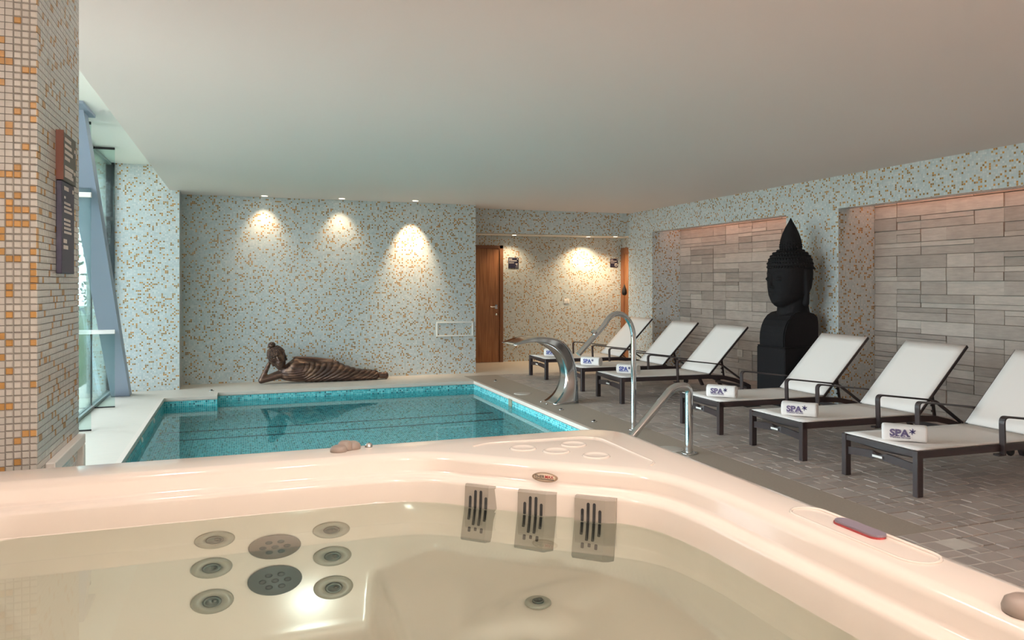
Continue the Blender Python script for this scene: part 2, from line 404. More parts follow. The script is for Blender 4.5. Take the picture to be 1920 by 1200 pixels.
# pavers laid in rows across the room
pv = []
y = PVY1; r_ = random.Random(3)
while y > -.2:
    hrow = r_.choice((.085, .11, .14))
    y1 = y; y0 = y-hrow; y = y0
    xs = PVX if y0 > PVY0 - .02 else 1.45
    if y1 > PVY0 > y0: y0 = PVY0; y = y0; 
    if y1-y0 < .03: continue
    x = xs; xe = XS if (3.757 < y0 < 7.157 or 8.07 < y0 < 11.3) else XR
    while x < xe-.02:
        l = min(r_.choice((.09, .125, .16, .20)), xe-x)
        if l < .04: break
        pv.append((x, x+l, y0, y1)); x += l
def seen(p):
    x, yy = (p[0]+p[1])/2, (p[2]+p[3])/2
    d = x*math.sin(TH)+yy*math.cos(TH); l = x*math.cos(TH)-yy*math.sin(TH)
    if d < .5: return None
    u = 960+F*l/d; v = HZ+F*CH/d
    if not (0 < u < 1935 and v < 1210): return None
    if u > 1180 and v > 812+.369*(u-1180)+18: return None
    return d
cand = sorted([(seen(p), i) for i, p in enumerate(pv) if seen(p)])
ind = set(i for _, i in cand[:300])
pcache = {}
rest = MB()
for i, (x0, x1, y0, y1) in enumerate(pv):
    g = .0035; dz = r_.choice((-.0015, 0, .001, .002)) * .8
    if i in ind:
        k = (round(x1-x0, 3), round(y1-y0, 3))
        if k not in pcache:
            w, h_ = k; mb = MB(); b = .004
            mb.add([(g+b,g+b,0),(w-g-b,g+b,0),(w-g-b,h_-g-b,0),(g+b,h_-g-b,0),(g,g,-.003),(w-g,g,-.003),(w-g,h_-g,-.003),(g,h_-g,-.003),(g,g,-.012),(w-g,g,-.012),(w-g,h_-g,-.012),(g,h_-g,-.012)],
                   [(0,1,2,3),(4,5,1,0),(5,6,2,1),(6,7,3,2),(7,4,0,3),(8,9,5,4),(9,10,6,5),(10,11,7,6),(11,8,4,7)])
            pcache[k] = mb.mesh('paver', M_PAVER)
        o = bpy.data.objects.new('paver', pcache[k]); COL.objects.link(o); o.parent = floor; o.location = (x0, y0, dz)
    else:
        rest.add([(x0+g,y0+g,dz),(x1-g,y0+g,dz),(x1-g,y1-g,dz),(x0+g,y1-g,dz),(x0+g,y0+g,-.012),(x1-g,y0+g,-.012),(x1-g,y1-g,-.012),(x0+g,y1-g,-.012)],
                 [(0,1,2,3),(4,5,1,0),(5,6,2,1),(6,7,3,2),(7,4,0,3)])
def paver_far():
    m, nt, b = new_mat('paver_stone_far')
    g = nd(nt, 'ShaderNodeNewGeometry'); b.inputs['Roughness'].default_value = .42
    c = mixc(nt, 1.0, srgb(172,160,152), mth(nt, 'MULTIPLY_ADD', g.outputs['Random Per Island'], .28, .86), 'MULTIPLY')
    nz = nd(nt, 'ShaderNodeTexNoise'); nz.inputs['Scale'].default_value = 14; nz.inputs['Detail'].default_value = 4
    c = mixc(nt, 1.0, c, mth(nt, 'MULTIPLY_ADD', mth(nt, 'SUBTRACT', nz.outputs[0], .5), .25, 1), 'MULTIPLY')
    nt.links.new(c, b.inputs['Base Color']); return m
tag(rest.build('pavers', paver_far(), floor, recalc=False), kind='stuff')

# pool basin + water
out = [(PX0,PY0),(PX1,PY0),(PX1,PYB),(PXJ,PYB),(PXJ,PYJ),(PX0,PYJ)]
pb = MB(); n = len(out); zb = -1.2
pb.add([(x,y,-.04) for x,y in out]+[(x,y,zb) for x,y in out], [(i,(i+1)%n,(i+1)%n+n,i+n) for i in range(n)]+[tuple(range(2*n-1,n-1,-1))])
pool = tag(pb.build('swimming_pool', M_POOL, recalc=False), 'sunken swimming pool lined with teal glass mosaic', 'pool')
for yy in (9.88, 9.42):
    tag(MB().cbox(PX0+.002, PX1-.002, yy-.018, yy+.018, zb, zb+.03, .004).build('step_nosing', simple('dark_teal_nosing', srgb(36,100,108), .4), pool))
for y_ in (9.25, 8.15):
    ld = bpy.data.lights.new('pool_lamp', 'SPOT'); ld.energy = 14; ld.color = (.78,1,1); ld.spot_size = 2.9; ld.spot_blend = 1; ld.shadow_soft_size = .06
    link_light('pool_lamp', ld, (PX0+.05, y_, -.45), (0, -PI/2, 0))
    mb = MB(); mb.lathe([(.0,.0),(.03,.0),(.03,.008),(.02,.014),(.0,.014)], (PX0, y_, -.07), 16, M=Matrix.Rotation(PI/2, 4, 'Y')); mb.build('pool_jet', M_PVC, pool)
MB().cbox(PX1-.012, PX1+.001, 9.10, 9.22, -.15, -.03, .003).build('skimmer_grate', simple('grate_olive', srgb(132,136,116), .5), pool)
pw = MB(); pw.add([(x,y,-.118) for x,y in out], [tuple(range(n))])
tag(pw.build('pool_water', M_WPOOL, recalc=False), 'calm clear turquoise water filling the mosaic swimming pool', 'water', kind='stuff')

# ------------------------------------------------------------------ foreground pillar with mosaic pieces
PLX, PLY0, PLY1 = -.61, 2.80, 3.47
pil = S(MB().box(-1.5, PLX-.004, PLY0+.004, PLY1, -.02, CZ).build('wall_pillar', simple('pillar_grout', srgb(142,137,130), .85)))
M_TP = [simple('tile_beige', srgb(200,197,190), .22, noise=.03, scale=60, rnd=.07), simple('tile_gold', srgb(186,142,84), .22, noise=.08, scale=90, rnd=.12)]
tp = .0223
def tile_mesh(nx, nzz, mat, axis):
    mb = MB(); w = tp-.0026; b = .002; t = .004
    if axis == 'y':
        mb.add([(b,-t,b),(w-b,-t,b),(w-b,-t,w-b),(b,-t,w-b),(0,0,0),(w,0,0),(w,0,w),(0,0,w)], [(0,1,2,3),(4,5,1,0),(5,6,2,1),(6,7,3,2),(7,4,0,3)])
    return mb.mesh('mosaic_tile', mat)
tm = [tile_mesh(0,0,M_TP[0],'y'), tile_mesh(0,0,M_TP[1],'y')]
rt = random.Random(11); cnt = 0; rest = [MB(), MB()]
rows = int(CZ/tp)
def clumpy(a, b, k=.17):
    return 1 if rt.random() < k*(1+.9*math.sin(a*1.7+b*.6)*math.sin(b*.9-a)) else 0
prev = 0
for c in range(0, 36):
    for rr in range(rows):
        z = rr*tp+.002; x = PLX-(c+1)*tp+.0015
        k = clumpy(c, rr)
        if 34 <= rr and c < 6 and cnt < 300 and z > .80:
            o = bpy.data.objects.new('mosaic_tile', tm[k]); COL.objects.link(o); o.parent = pil; o.location = (x, PLY0+.004, z); cnt += 1
        else:
            w = tp-.0026; t = .004
            rest[k].add([(x,PLY0,z),(x+w,PLY0,z),(x+w,PLY0,z+w),(x,PLY0,z+w),(x,PLY0+t,z),(x+w,PLY0+t,z),(x+w,PLY0+t,z+w),(x,PLY0+t,z+w)], [(0,1,2,3),(4,5,1,0),(5,6,2,1),(6,7,3,2),(7,4,0,3)])
for c in range(0, 30):
    for rr in range(rows):
        z = rr*tp+.002; y = PLY0+.001+c*tp; w = tp-.0026
        k = clumpy(c+50, rr) if rt.random() < .65 else 0
        rest[k].add([(PLX,y,z),(PLX,y+w,z),(PLX,y+w,z+w),(PLX,y,z+w),(PLX-.004,y,z),(PLX-.004,y+w,z),(PLX-.004,y+w,z+w),(PLX-.004,y,z+w)], [(0,1,2,3),(4,5,1,0),(5,6,2,1),(6,7,3,2),(7,4,0,3)])
for k in (0, 1): tag(rest[k].build('mosaic_tiles', M_TP[k], pil), kind='stuff')

# menu sign on the pillar side
sg = empty('wall_sign', (PLX, 3.17, 1.485), label='tall narrow spa notice sign, slate top and navy lower board, on mosaic pillar', cat='sign')
MB().cbox(.0, .022, -.108, .115, .332, .505, .002).build('upper_board', M_SIGN1, sg)
MB().box(.0, .024, -.112, -.104, .332, .507).build('board_edge', M_SIGNE, sg)
MB().cbox(.0, .018, -.108, .105, .0, .330, .002).build('lower_board', M_SIGN2, sg)
pr = MB()
for z, a, b in [(.475,-.08,.02),(.452,-.08,.03),(.43,-.08,.05),(.408,-.08,-.0),(.375,-.08,.06),(.358,-.08,.04),(.345,-.08,.06),(.455,.085,.1),(.37,.07,.1)]:
    pr.box(.022, .0235, a, b, z, z+.012)
for z, a, b in [(.30,-.07,.0),(.27,-.07,-.05),(.25,-.07,.03),(.235,-.07,.05),(.22,-.07,.06),(.19,-.07,.03),(.175,-.07,.03),(.16,-.07,.04),(.145,-.07,.05),(.11,-.08,-.03),(.088,-.08,-.01),(.30,.07,.09)]:
    pr.box(.018, .0195, a, b, z, z+(.008 if z < .28 and z > .12 else .014))
tag(pr.build('printed_lines', M_PRINT, sg), kind='stuff')
def trim_frame(name, parentloc, w, h_, axis, label, cat, d=.02, t=.022):
    e = empty(name, parentloc, label=label, cat=cat)
    mb = MB()
    if axis == 'y':
        mb.cbox(0,w,-d,0,0,t,.003).cbox(0,w,-d,0,h_-t,h_,.003).cbox(0,t,-d,0,t,h_-t,.003).cbox(w-t,w,-d,0,t,h_-t,.003)
    else:
        mb.cbox(0,d,0,w,0,t,.003).cbox(0,d,0,w,h_-t,h_,.003).cbox(0,d,0,t,t,h_-t,.003).cbox(0,d,w-t,w,t,h_-t,.003)
    mb.build('frame', M_PVC, e)
    inn = MB()
    if axis == 'y': inn.box(t, w-t, -.008, 0, t, h_-t)
    else: inn.box(0, .008, t, w-t, t, h_-t)
    inn.build('access_panel', M_MOS, e)
    return e
trim_frame('access_hatch', (2.944, YB, .60), .611, .235, 'y', 'white framed mosaic access hatch low on back wall beside the alcove', 'hatch')
trim_frame('access_hatch', (PLX, 2.90, .60), .53, .252, 'x', 'white framed mosaic access hatch low on the foreground pillar', 'hatch', d=.03, t=.04)
# dark rounded thing peeping out behind the pillar
mb = MB(); mb.lathe([(.0,.0),(.20,.0),(.235,.08),(.24,.25),(.235,.42),(.21,.52),(.16,.58),(0,.60)], n=28)
tag(mb.build('floor_cushion', M_MAROON, loc=(-.79, 3.80, 0)), 'dark maroon rounded stool peeping out from behind the mosaic pillar', 'stool')

# ------------------------------------------------------------------ glass facade
fac = S(empty('window_1', (0,0,0)))
YF = 11.28
ys = [9.95-1.51*i for i in range(0, 5)]; edges = [YF] + ys
fr = MB().box(XF-.05, XF+.03, 3.47, YF, -.0, .035).box(XF-.04, XF+.02, 3.47, YF, RZ-.03, RZ)
fr.build('facade_channel', simple('channel_grey', srgb(150,152,150), .4, metal=.4), fac)
MB().box(XF-.04, XF+.05, YF-.02, YF+.02, 0, RZ).build('facade_jamb', M_DARK, fac)
for i in range(len(edges)-1):
    a, b = edges[i+1]+.012, edges[i]-.012
    MB().box(XF-.012, XF, a, b, .035, RZ-.03).build('pane', M_GLASS, fac)
    yv = edges[i+1]
    MB().box(XF-.014, XF+.004, yv-.011, yv+.011, 0, RZ).build('silicone_joint', M_DARK, fac)
for i, yv in enumerate(ys[:2]):
    lab = ['clear glass fin standing at the far end of the window wall', 'clear glass fin on the window wall, nearest one visible beside the pillar'][i] if i < 2 else 'clear glass fin of the window wall hidden behind the mosaic pillar'
    g = empty('glass_fin', (XF, yv, 0), label=lab, cat='glass fin', group='glass fins along the window wall')
    MB().box(.006, .24, -.009, .009, .012, RZ-.03).build('fin_pane', M_FIN, g)
    MB().box(.006, .24, -.012, .012, 0, .012).box(.236, .242, -.012, .012, 0, .012).build('fin_shoe', M_DARK, g)
    MB().box(.006, .24, -.014, .014, RZ-.035, RZ-.01).build('fin_head', M_DARK, g)
    z = .885 if i % 2 == 0 else 2.32
    mb = MB().cbox(-.16, .245, -.02, .02, z-.025, z+.025, .003); mb.build('clamp_bar', simple('clamp_white', srgb(232,226,222), .4), g)
# leaning steel column
lean = (7.76-10.86)/3.05
cl = empty('steel_column', (-1.45, 10.98, 0), label='blue grey steel column leaning along the glass facade', cat='column')
def lbox(mb, x0, x1, a, b, z0=0, z1=RZ):
    mb.add([(x0,a+lean*z0,z0),(x1,a+lean*z0,z0),(x1,b+lean*z0,z0),(x0,b+lean*z0,z0),(x0,a+lean*z1,z1),(x1,a+lean*z1,z1),(x1,b+lean*z1,z1),(x0,b+lean*z1,z1)], [(3,2,1,0),(4,5,6,7),(0,1,5,4),(1,2,6,5),(2,3,7,6),(3,0,4,7)])
mb = MB(); lbox(mb, -.10, .11, -.12, .13); mb.build('shaft', M_COLUMN, cl)
mb = MB(); lbox(mb, .11, .118, -.135, -.115); mb.build('weld_flange', M_COLUMN, cl)
mb = MB(); mb.cbox(-.14, .16, lean*RZ-.35, lean*RZ+.25, RZ-.03, RZ, .004); mb.build('head_plate', M_COLUMN, cl)

# outside: lawn and shrubs
lawn = tag(MB().box(-40, -2.0, 7.2, 60, -.35, -.12).build('lawn', M_SOIL), kind='structure')
tag(MB().box(-40, -2.0, -25, 7.2, -.35, -.10).box(-2.0, 12, -25, -2.4, -.35, -.10).build('bounce_ground', M_BOUNCE), kind='structure')  # pale ground out of view, added to keep green bounce off the ceiling
gb = MB(); rg = random.Random(5)
for _ in range(9000):
    x = -2.1-rg.random()**2*9; y = 6+rg.random()*22; a = rg.random()*6.28; h_ = .03+.05*rg.random()
    gb.add([(x,y,-.12),(x+.012*math.cos(a),y+.012*math.sin(a),-.12),(x+.02*math.cos(a+1),y+.02*math.sin(a+1),-.12+h_)], [(0,1,2)])
tag(gb.build('grass', M_GRASS, recalc=False), 'short green lawn grass outside the glass', 'grass', kind='stuff')
def shrub(x, y, r, h_, label):
    e = empty('shrub', (x, y, -.12), label=label, cat='shrub', group='shrubs outside the glass facade')
    MB().tube([(0,0,0),(.03,.02,h_*.5)], [.05,.03], 8).build('stem', M_WOOD, e)
    mb = MB(); rr = random.Random(int(x*7+y*13))
    for _ in range(1100):
        u = rr.random()*2-1; a = rr.random()*6.28; k = (.55+.45*rr.random()); s_ = math.sqrt(1-u*u)
        c = Vector((math.cos(a)*s_*r*k, math.sin(a)*s_*r*k, h_*.55+u*h_*.45*k)); q = .10
        d1 = Vector((rr.gauss(0,1),rr.gauss(0,1),rr.gauss(0,1))).normalized()*q; d2 = Vector((rr.gauss(0,1),rr.gauss(0,1),rr.gauss(0,1))).normalized()*q*.5
        mb.add([c-d1,c+d2,c+d1,c-d2], [(0,1,2,3)])
    tag(mb.build('leaves', M_LEAF, e, recalc=False), kind='stuff')
for k, (x, y, r, h_) in enumerate([(-6.5,19,1.4,1.5),(-8.6,23,1.8,1.9),(-5.0,15,1.0,.9),(-9.5,30,3.2,3.4),(-15,38,4.0,4.6),(-4.6,24,1.8,2.8)]):
    shrub(x, y, r*1.2, h_*1.9, ['mid sized rounded shrub on the lawn behind the far glass pane','second mid sized shrub on the lawn, a little farther and wider','small low shrub on the lawn, nearest the glass','tall broad tree like shrub behind the smaller lawn shrubs','tallest and farthest shrub at the edge of the lawn','tall narrow shrub on the lawn close to the building line'][k])

# ------------------------------------------------------------------ doors, signs, sockets in the alcove
def door(name, x0, x1, y, axis='y'):
    e = S(empty(name, (0,0,0)))
    return e
d1 = S(empty('door_1', (4.573, 13.3, 0)))
MB().cbox(-.80, -.07, -.03, 0, .004, 2.09, .003).build('door_leaf', M_WOOD, d1)
MB().cbox(-.07, 0, -.05, 0, 0, 2.15, .004).cbox(-.87, 0, -.05, 0, 2.09, 2.15, .004).cbox(-.87, -.80, -.05, 0, 0, 2.09, .004).build('door_frame', simple('door_frame_wood', srgb(122,78,50), .45, noise=.1, scale=8, stretch=(8,8,1)), d1)
hd = MB().tube(arc([(-.13,-.03,1.02),(-.13,-.085,1.02),(-.26,-.085,1.02)], .02), .011, 8).cbox(-.155, -.105, -.038, -.03, .98, 1.06, .003)
hd.build('door_handle', M_STEEL, d1)
MB().lathe([(0,0),(.022,0),(.022,.01),(0,.01)], (-.13,-.03,.88), 14, M=Matrix.Rotation(PI/2,4,'X')).build('key_escutcheon', M_STEEL, d1)
d2 = S(empty('door_2', (7.04, 12.5, 0)))
MB().cbox(-.03, 0, .0, .62, .004, 2.02, .003).build('door_leaf', M_WOOD, d2)
MB().cbox(-.05, 0, .62, .74, 0, 2.14, .004).cbox(-.05, 0, 0, .62, 2.02, 2.14, .004).build('door_frame', simple('door_frame_wood_2', srgb(136,86,54), .45, noise=.1, scale=8, stretch=(8,8,1)), d2)
def board(name, x, y, z0, w, h_, label, lines, icon):
    e = empty(name, (x, y, z0), label=label, cat='sign')
    MB().cbox(0, w, -.012, 0, 0, h_, .002).build('board', M_NAVY, e)
    mb = MB()
    for a, b, c, d in lines: mb.box(a*w, b*w, -.0135, -.012, c*h_, d*h_)
    tag(mb.build('printed_lines', M_PRINT, e), kind='stuff')
    ic = MB()
    if icon == 'shower':
        ic.box(.70*w,.90*w,-.0135,-.012,.36*h_,.44*h_).box(.79*w,.83*w,-.0135,-.012,.22*h_,.36*h_).box(.74*w,.78*w,-.0135,-.012,.06*h_,.18*h_).box(.90*w,.92*w,-.0135,-.012,.04*h_,.28*h_)
    else:
        n = 20; c_ = (.74*w, .28*h_); R_ = .2*w
        for k in range(n):
            a0, a1 = 2*PI*k/n, 2*PI*(k+1)/n
            ic.add([(c_[0]+R_*q*math.cos(a), -.0135, c_[1]+R_*q*math.sin(a)) for q, a in ((1,a0),(1,a1),(.66,a1),(.66,a0))], [(0,1,2,3)])
        ic.box(c_[0]-.05*w,c_[0]+.03*w,-.0135,-.012,c_[1]-.02*h_,c_[1]+.12*h_)
    ic.build('icon', M_PRINT, e)
L_ = [(.05,.36,.82,.89),(.05,.16,.66,.73),(.20,.82,.66,.73),(.05,.55,.49,.54),(.84,.93,.83,.92)]
board('door_sign', 4.688, 13.3, 1.732, .20, .197, 'dark navy square sign with shower icon beside the wooden door', L_, 'shower')
board('door_sign', 6.793, 13.3, 1.767, .165, .165, 'dark navy square sign with round icon at the alcove right end', L_, 'ring')
e = empty('wall_socket', (5.81, 13.3, 1.067), label='small white wall plate in the middle of the alcove wall', cat='socket')
MB().cbox(0,.11,-.012,0,0,.09,.003).build('plate', M_PVC, e); MB().cbox(.01,.05,-.016,-.012,.02,.07,.002).build('rocker', M_PVC, e); MB().cbox(.06,.10,-.016,-.012,.02,.07,.002).build('rocker', M_PVC, e)
e = empty('wall_socket', (XS-.02, 9.70, .33), label='pale socket plate on the stone wall behind the third lounger', cat='socket')
MB().cbox(-.012,0,0,.12,0,.11,.003).build('plate', simple('socket_beige', srgb(196,188,178), .5), e); MB().cbox(-.016,-.012,.03,.09,.025,.085,.002).build('rocker', simple('socket_beige_2', srgb(186,178,168), .5), e)
# jacket-like dark thing beside second door
mb = MB(); mb.lathe([(.0,0),(.035,.01),(.05,.05),(.045,.10),(.02,.17),(.008,.21),(0,.215)], n=14)
hb_ = mb.build('door_handle', M_DARK, d2); hb_.location = (-.14, .42, 1.22)

# ------------------------------------------------------------------ downlights
def downlight(x, y, z, label, group, r=.045):
    e = empty('downlight', (x, y, z), label=label, cat='lamp', group=group)
    MB().lathe([(r,0),(r+.014,0),(r+.014,-.004),(r+.004,-.006),(r,-.002)], n=20).build('rim', M_PVC, e)
    MB().lathe([(0,-.001),(r,-.001),(r,-.0035),(0,-.0035)], n=20).build('lamp_glass', M_LAMP, e)
for i, (x, y) in enumerate([(.336,11.57),(1.434,11.55),(2.533,11.47)]):
    downlight(x, y, CZ, ['round downlight at the left end of the row by the back wall', 'middle round downlight of the row by the back wall', 'brightest round downlight near the right end of the back wall'][i], 'downlights along the back wall')
    spot('downlight_beam', (x, y, CZ-.03), [34, 30, 190][i], (1,.74,.48), [80, 80, 58][i], .95, (x, y+.30, 1.8))
for i, (x, y) in enumerate([(4.70, 13.0),(6.18,13.0),(6.62,12.75)]):
    downlight(x, y, 2.33, ['round downlight in the alcove ceiling above the wooden door', 'middle round downlight in the alcove ceiling', 'round downlight at the right end of the alcove ceiling'][i], 'downlights in the alcove')
    spot('alcove_beam', (x, y, 2.30), [30, 85, 60][i], (1,.74,.46), 130, .8, (x, y+.04, 0))
# lamps in the ceiling over the hot tub and deck, behind the picture
for i, (x, y) in enumerate([(-.3,2.1),(.8,2.25),(.3,1.1),(1.5,1.6),(3.0,1.0)]):
    spot('tub_beam', (x, y, CZ-.03), 34 if i < 4 else 26, (1,.91,.84), 125, .9, (x, y, 0), .06)
# fill lights added behind the viewpoint to brighten the ceiling, no fixtures there
for x, pw_ in ((-.4, 380), (1.4, 270)):
    ld = bpy.data.lights.new('ceiling_fill', 'AREA'); ld.shape = 'RECTANGLE'; ld.size = .5; ld.size_y = .12; ld.energy = pw_; ld.color = (1,.86,.79)
    link_light('ceiling_fill', ld, (x, -1.9, 2.0), (PI, 0, 0))
# hidden warm light strips above the niches
for a, b in ((8.07, 11.464), (3.757, 7.157)):
    ld = bpy.data.lights.new('niche_strip', 'AREA'); ld.shape = 'RECTANGLE'; ld.size = .04; ld.size_y = b-a-.1; ld.energy = 7; ld.color = (1,.50,.34)
    link_light('niche_strip', ld, (XR+.24, (a+b)/2, 2.56), (0, -PI*.30, 0))

# ------------------------------------------------------------------ hot tub
X0, X1, Y0, Y1 = -.95, 1.365, .30, 2.64
lipc = [(.40,2.43),(.52,2.415),(.62,2.37),(.706,2.295),(.79,2.22),(.87,2.15),(.96,2.08),(1.04,2.015),(1.10,1.955),(1.145,1.875),(1.165,1.78),(1.178,1.67)]
LX1, LY1 = 1.18, 2.43
def cat(P, n):
    P = [Vector((*p, 0)) for p in P]; P = [P[0]*2-P[1]] + P + [P[-1]*2-P[-2]]; o = []
    m = len(P)-3
    for i in range(n):
        t = i/(n-1)*m; k = min(int(t), m-1); t -= k; a, b, c, d = P[k:k+4]
        o.append(.5*((2*b)+(c-a)*t+(2*a-5*b+4*c-d)*t*t+(3*b-a-3*c+d)*t**3))
    return [(p.x, p.y) for p in o]
NC = 36
def corner_arc(cx, cy, r, a0, n):
    return [(cx+r*math.cos(a0+PI/2*i/(n-1)), cy+r*math.sin(a0+PI/2*i/(n-1))) for i in range(n)]
def ring(x0, x1, y0, y1, z, outer=False, r=.14, cs=1.0):
    # order: far-right corner (from far edge to right edge), near-right, near-left, far-left
    if outer: c1 = corner_arc(x1-r, y1-r, r, 0, NC)[::-1]
    else: c1 = [(x1+(px-LX1)*cs, y1+(py-LY1)*cs) for px, py in cat(lipc, NC)]
    c2 = corner_arc(x1-r, y0+r, r, -PI/2, 12)[::-1]
    c3 = corner_arc(x0+r, y0+r, r, PI, 12)[::-1]
    c4 = corner_arc(x0+r, y1-r, r, PI/2, 12)[::-1]
    def seg(a, b, k): return [(a[0]+(b[0]-a[0])*i/(k+1), a[1]+(b[1]-a[1])*i/(k+1)) for i in range(1, k+1)]
    L = c1 + seg(c1[-1], c2[0], 6) + c2 + seg(c2[-1], c3[0], 6) + c3 + seg(c3[-1], c4[0], 6) + c4 + seg(c4[-1], c1[0], 6)
    return [(x, y, z) for x, y in L]
def inr(o, z, cs=1.0): return ring(-.77+o, LX1-o, .52+o, LY1-o, z, cs=cs, r=.16)
RG = [ring(X0+.03,X1-.03,Y0+.03,Y1-.03,.0,True), ring(X0+.03,X1-.03,Y0+.03,Y1-.03,.83,True), ring(X0,X1,Y0,Y1,.835,True), ring(X0,X1,Y0,Y1,.868,True),
      ring(X0+.006,X1-.006,Y0+.006,Y1-.006,.884,True), ring(X0+.02,X1-.02,Y0+.02,Y1-.02,.895,True,.13), ring(X0+.045,X1-.045,Y0+.045,Y1-.045,.900,True,.12),
      inr(-.035,.900), inr(-.018,.898), inr(-.006,.890), inr(.002,.878), inr(.004,.850,.98), inr(.009,.842,.98), inr(.018,.839,.98), inr(.040,.838,.97), inr(.048,.834,.97), inr(.052,.824,.97), inr(.056,.768,.96), inr(.060,.735,.96)]
tub = empty('hot_tub', (0,0,0), label='cream acrylic hot tub with corner tray, filling the foreground', cat='hot tub')
mb = MB(); m = len(RG[0]); vs = [p for r in RG for p in r]
fs = [(i*m+j, i*m+(j+1)%m, (i+1)*m+(j+1)%m, (i+1)*m+j) for i in range(len(RG)-1) for j in range(m)]
mb.add(vs, fs, 0, True); shell = mb.build('rim', M_ACRYL, tub)
# basin: height field from the distance to the waterline
WL = np.array([p[:2] for p in inr(.058, 0, .96)])
def dist_in(P):
    A = WL; B = np.roll(WL, -1, 0); d = np.full(len(P), 9.0)
    for a, b in zip(A, B):
        ab = b-a; L2 = (ab**2).sum()
        if L2 < 1e-12: continue
        t = np.clip(((P-a)@ab)/L2, 0, 1); q = a+t[:,None]*ab; d = np.minimum(d, np.hypot(*(P-q).T))
    ins = np.zeros(len(P), bool)
    for a, b in zip(A, B):
        c = ((a[1] > P[:,1]) != (b[1] > P[:,1]))
        with np.errstate(divide='ignore', invalid='ignore'): xi = (b[0]-a[0])*(P[:,1]-a[1])/(b[1]-a[1])+a[0]
        ins ^= c & (P[:,0] < xi)
    return np.where(ins, d, -d)
def sm(x, a, b): t = np.clip((x-a)/(b-a), 0, 1); return t*t*(3-2*t)
gx = np.arange(-.80, 1.20, .009); gy = np.arange(.48, 2.46, .009)
GX, GY = np.meshgrid(gx, gy); P = np.stack([GX.ravel(), GY.ravel()], 1); D = dist_in(P)
k = .5 + (.10-.5)*sm(P[:,0], .36, .60)
wz = .765 - np.maximum(D, 0)/k
kx = .335 + .1*(2.1-P[:,1])*0
seat = .17 + (.40-.17)*sm(P[:,0], .33, .37)
seat = np.where(P[:,1] < 1.25, seat - (seat-.10)*sm(-P[:,1], -1.25, -1.15), seat)
def mound(cx, cy, rx, ry, a, h_):
    u = (P[:,0]-cx)*math.cos(a)+(P[:,1]-cy)*math.sin(a); v = -(P[:,0]-cx)*math.sin(a)+(P[:,1]-cy)*math.cos(a)
    return h_*sm(1.3-np.sqrt((u/rx)**2+(v/ry)**2), 0, .75)
seat = seat + np.maximum(mound(.74,1.83,.22,.08,.35,.022), mound(.72,1.80,.09,.11,0,.022))
def smax(a, b, k=.02): h_ = np.clip(.5+.5*(a-b)/k, 0, 1); return b+(a-b)*h_+k*h_*(1-h_)
Z = smax(wz, seat, .03)
Z = np.where(D < 0, .775, np.minimum(Z, .775))
nx, ny = len(gx), len(gy); fs = []
Dg = D.reshape(ny, nx)
for j in range(ny-1):
    for i in range(nx-1):
        if max(Dg[j,i], Dg[j,i+1], Dg[j+1,i], Dg[j+1,i+1]) > -.002: fs.append((j*nx+i, j*nx+i+1, (j+1)*nx+i+1, (j+1)*nx+i))
mb = MB(); mb.add(np.column_stack([P, Z]).tolist(), fs, 0, True)
bas = mb.build('basin', M_ACRYL, tub, recalc=False)
bm = bmesh.new(); bm.from_mesh(bas.data); bmesh.ops.delete(bm, geom=[v for v in bm.verts if not v.link_faces], context='VERTS'); bm.to_mesh(bas.data); bm.free()
smo = bas.modifiers.new('smooth', 'SMOOTH'); smo.iterations = 6; smo.factor = .5
# water
wt = MB(); wr_ = [(x,y,.765) for x,y in WL]; wt.add(wr_, [tuple(range(len(wr_)))[::-1]])
o = wt.build('tub_water', M_WTUB, recalc=False); 
if o.data.polygons[0].normal.z < 0: o.data.flip_normals()
tag(o, 'still clear water in the cream hot tub', 'water', kind='stuff')
if pool and bpy.data.objects['pool_water'].data.polygons[0].normal.z < 0: bpy.data.objects['pool_water'].data.flip_normals()
# jets on the sloping back
nrm = Vector((0,-1,.5)).normalized(); Rm = nrm.to_track_quat('Z', 'Y').to_matrix().to_4x4()
def wp(x, z): return (x, 2.372-(.765-z)*.5, z)
def jet(x, z, r=.054, Rq=None, c=None):
    mb = MB(); mb.lathe([(0,-.004),(r*.8,-.004),(r,.001),(r,.006),(r*.9,.011),(r*.55,.013),(r*.5,.008),(0,.008)], n=28, M=Rq or Rm)
    j = mb.build('jet', M_JETRING, tub, c or wp(x, z))
    mb = MB(); Q = Rq or Rm
    mb.lathe([(0,.006),(r*.44,.006),(r*.44,.014),(r*.34,.018),(r*.30,.013),(0,.013)], n=20, M=Q)
    mb.lathe([(0,.0),(.007,.0),(.007,.020),(0,.022)], tuple(Q @ Vector((.006,.003,0))), 10, M=Q)
    mb.build('nozzle', M_JETCORE, j)
for x, z in ((-.067,.64),(-.073,.497),(-.069,.352),(.255,.625),(.250,.485),(.245,.343)): jet(x, z)
jet(.72, .43, .034, Matrix.Identity(4), (.72, 1.813, .431))
for x, z, mt in ((.094,.569,M_COVER1),(.091,.408,M_COVER2)):
    r = .072; mb = MB(); mb.lathe([(0,-.004),(r*.9,-.004),(r,.002),(r,.008),(r*.94,.014),(0,.018)], n=36, M=Rm)
    s_ = mb.build('suction_cover', mt, tub, wp(x, z)); hb = MB()
    for q in range(7):
        a = q*2*PI/6; rr = 0 if q == 6 else .033; hb.lathe([(.004,.014),(.010,.014),(.010,.0205),(.004,.0205)], tuple(Rm @ Vector((rr*math.cos(a), rr*math.sin(a), 0))), 12, M=Rm)
    tag(hb.build('cover_holes', simple('cover_hole_dark', srgb(58,56,54), .6), s_), kind='stuff')
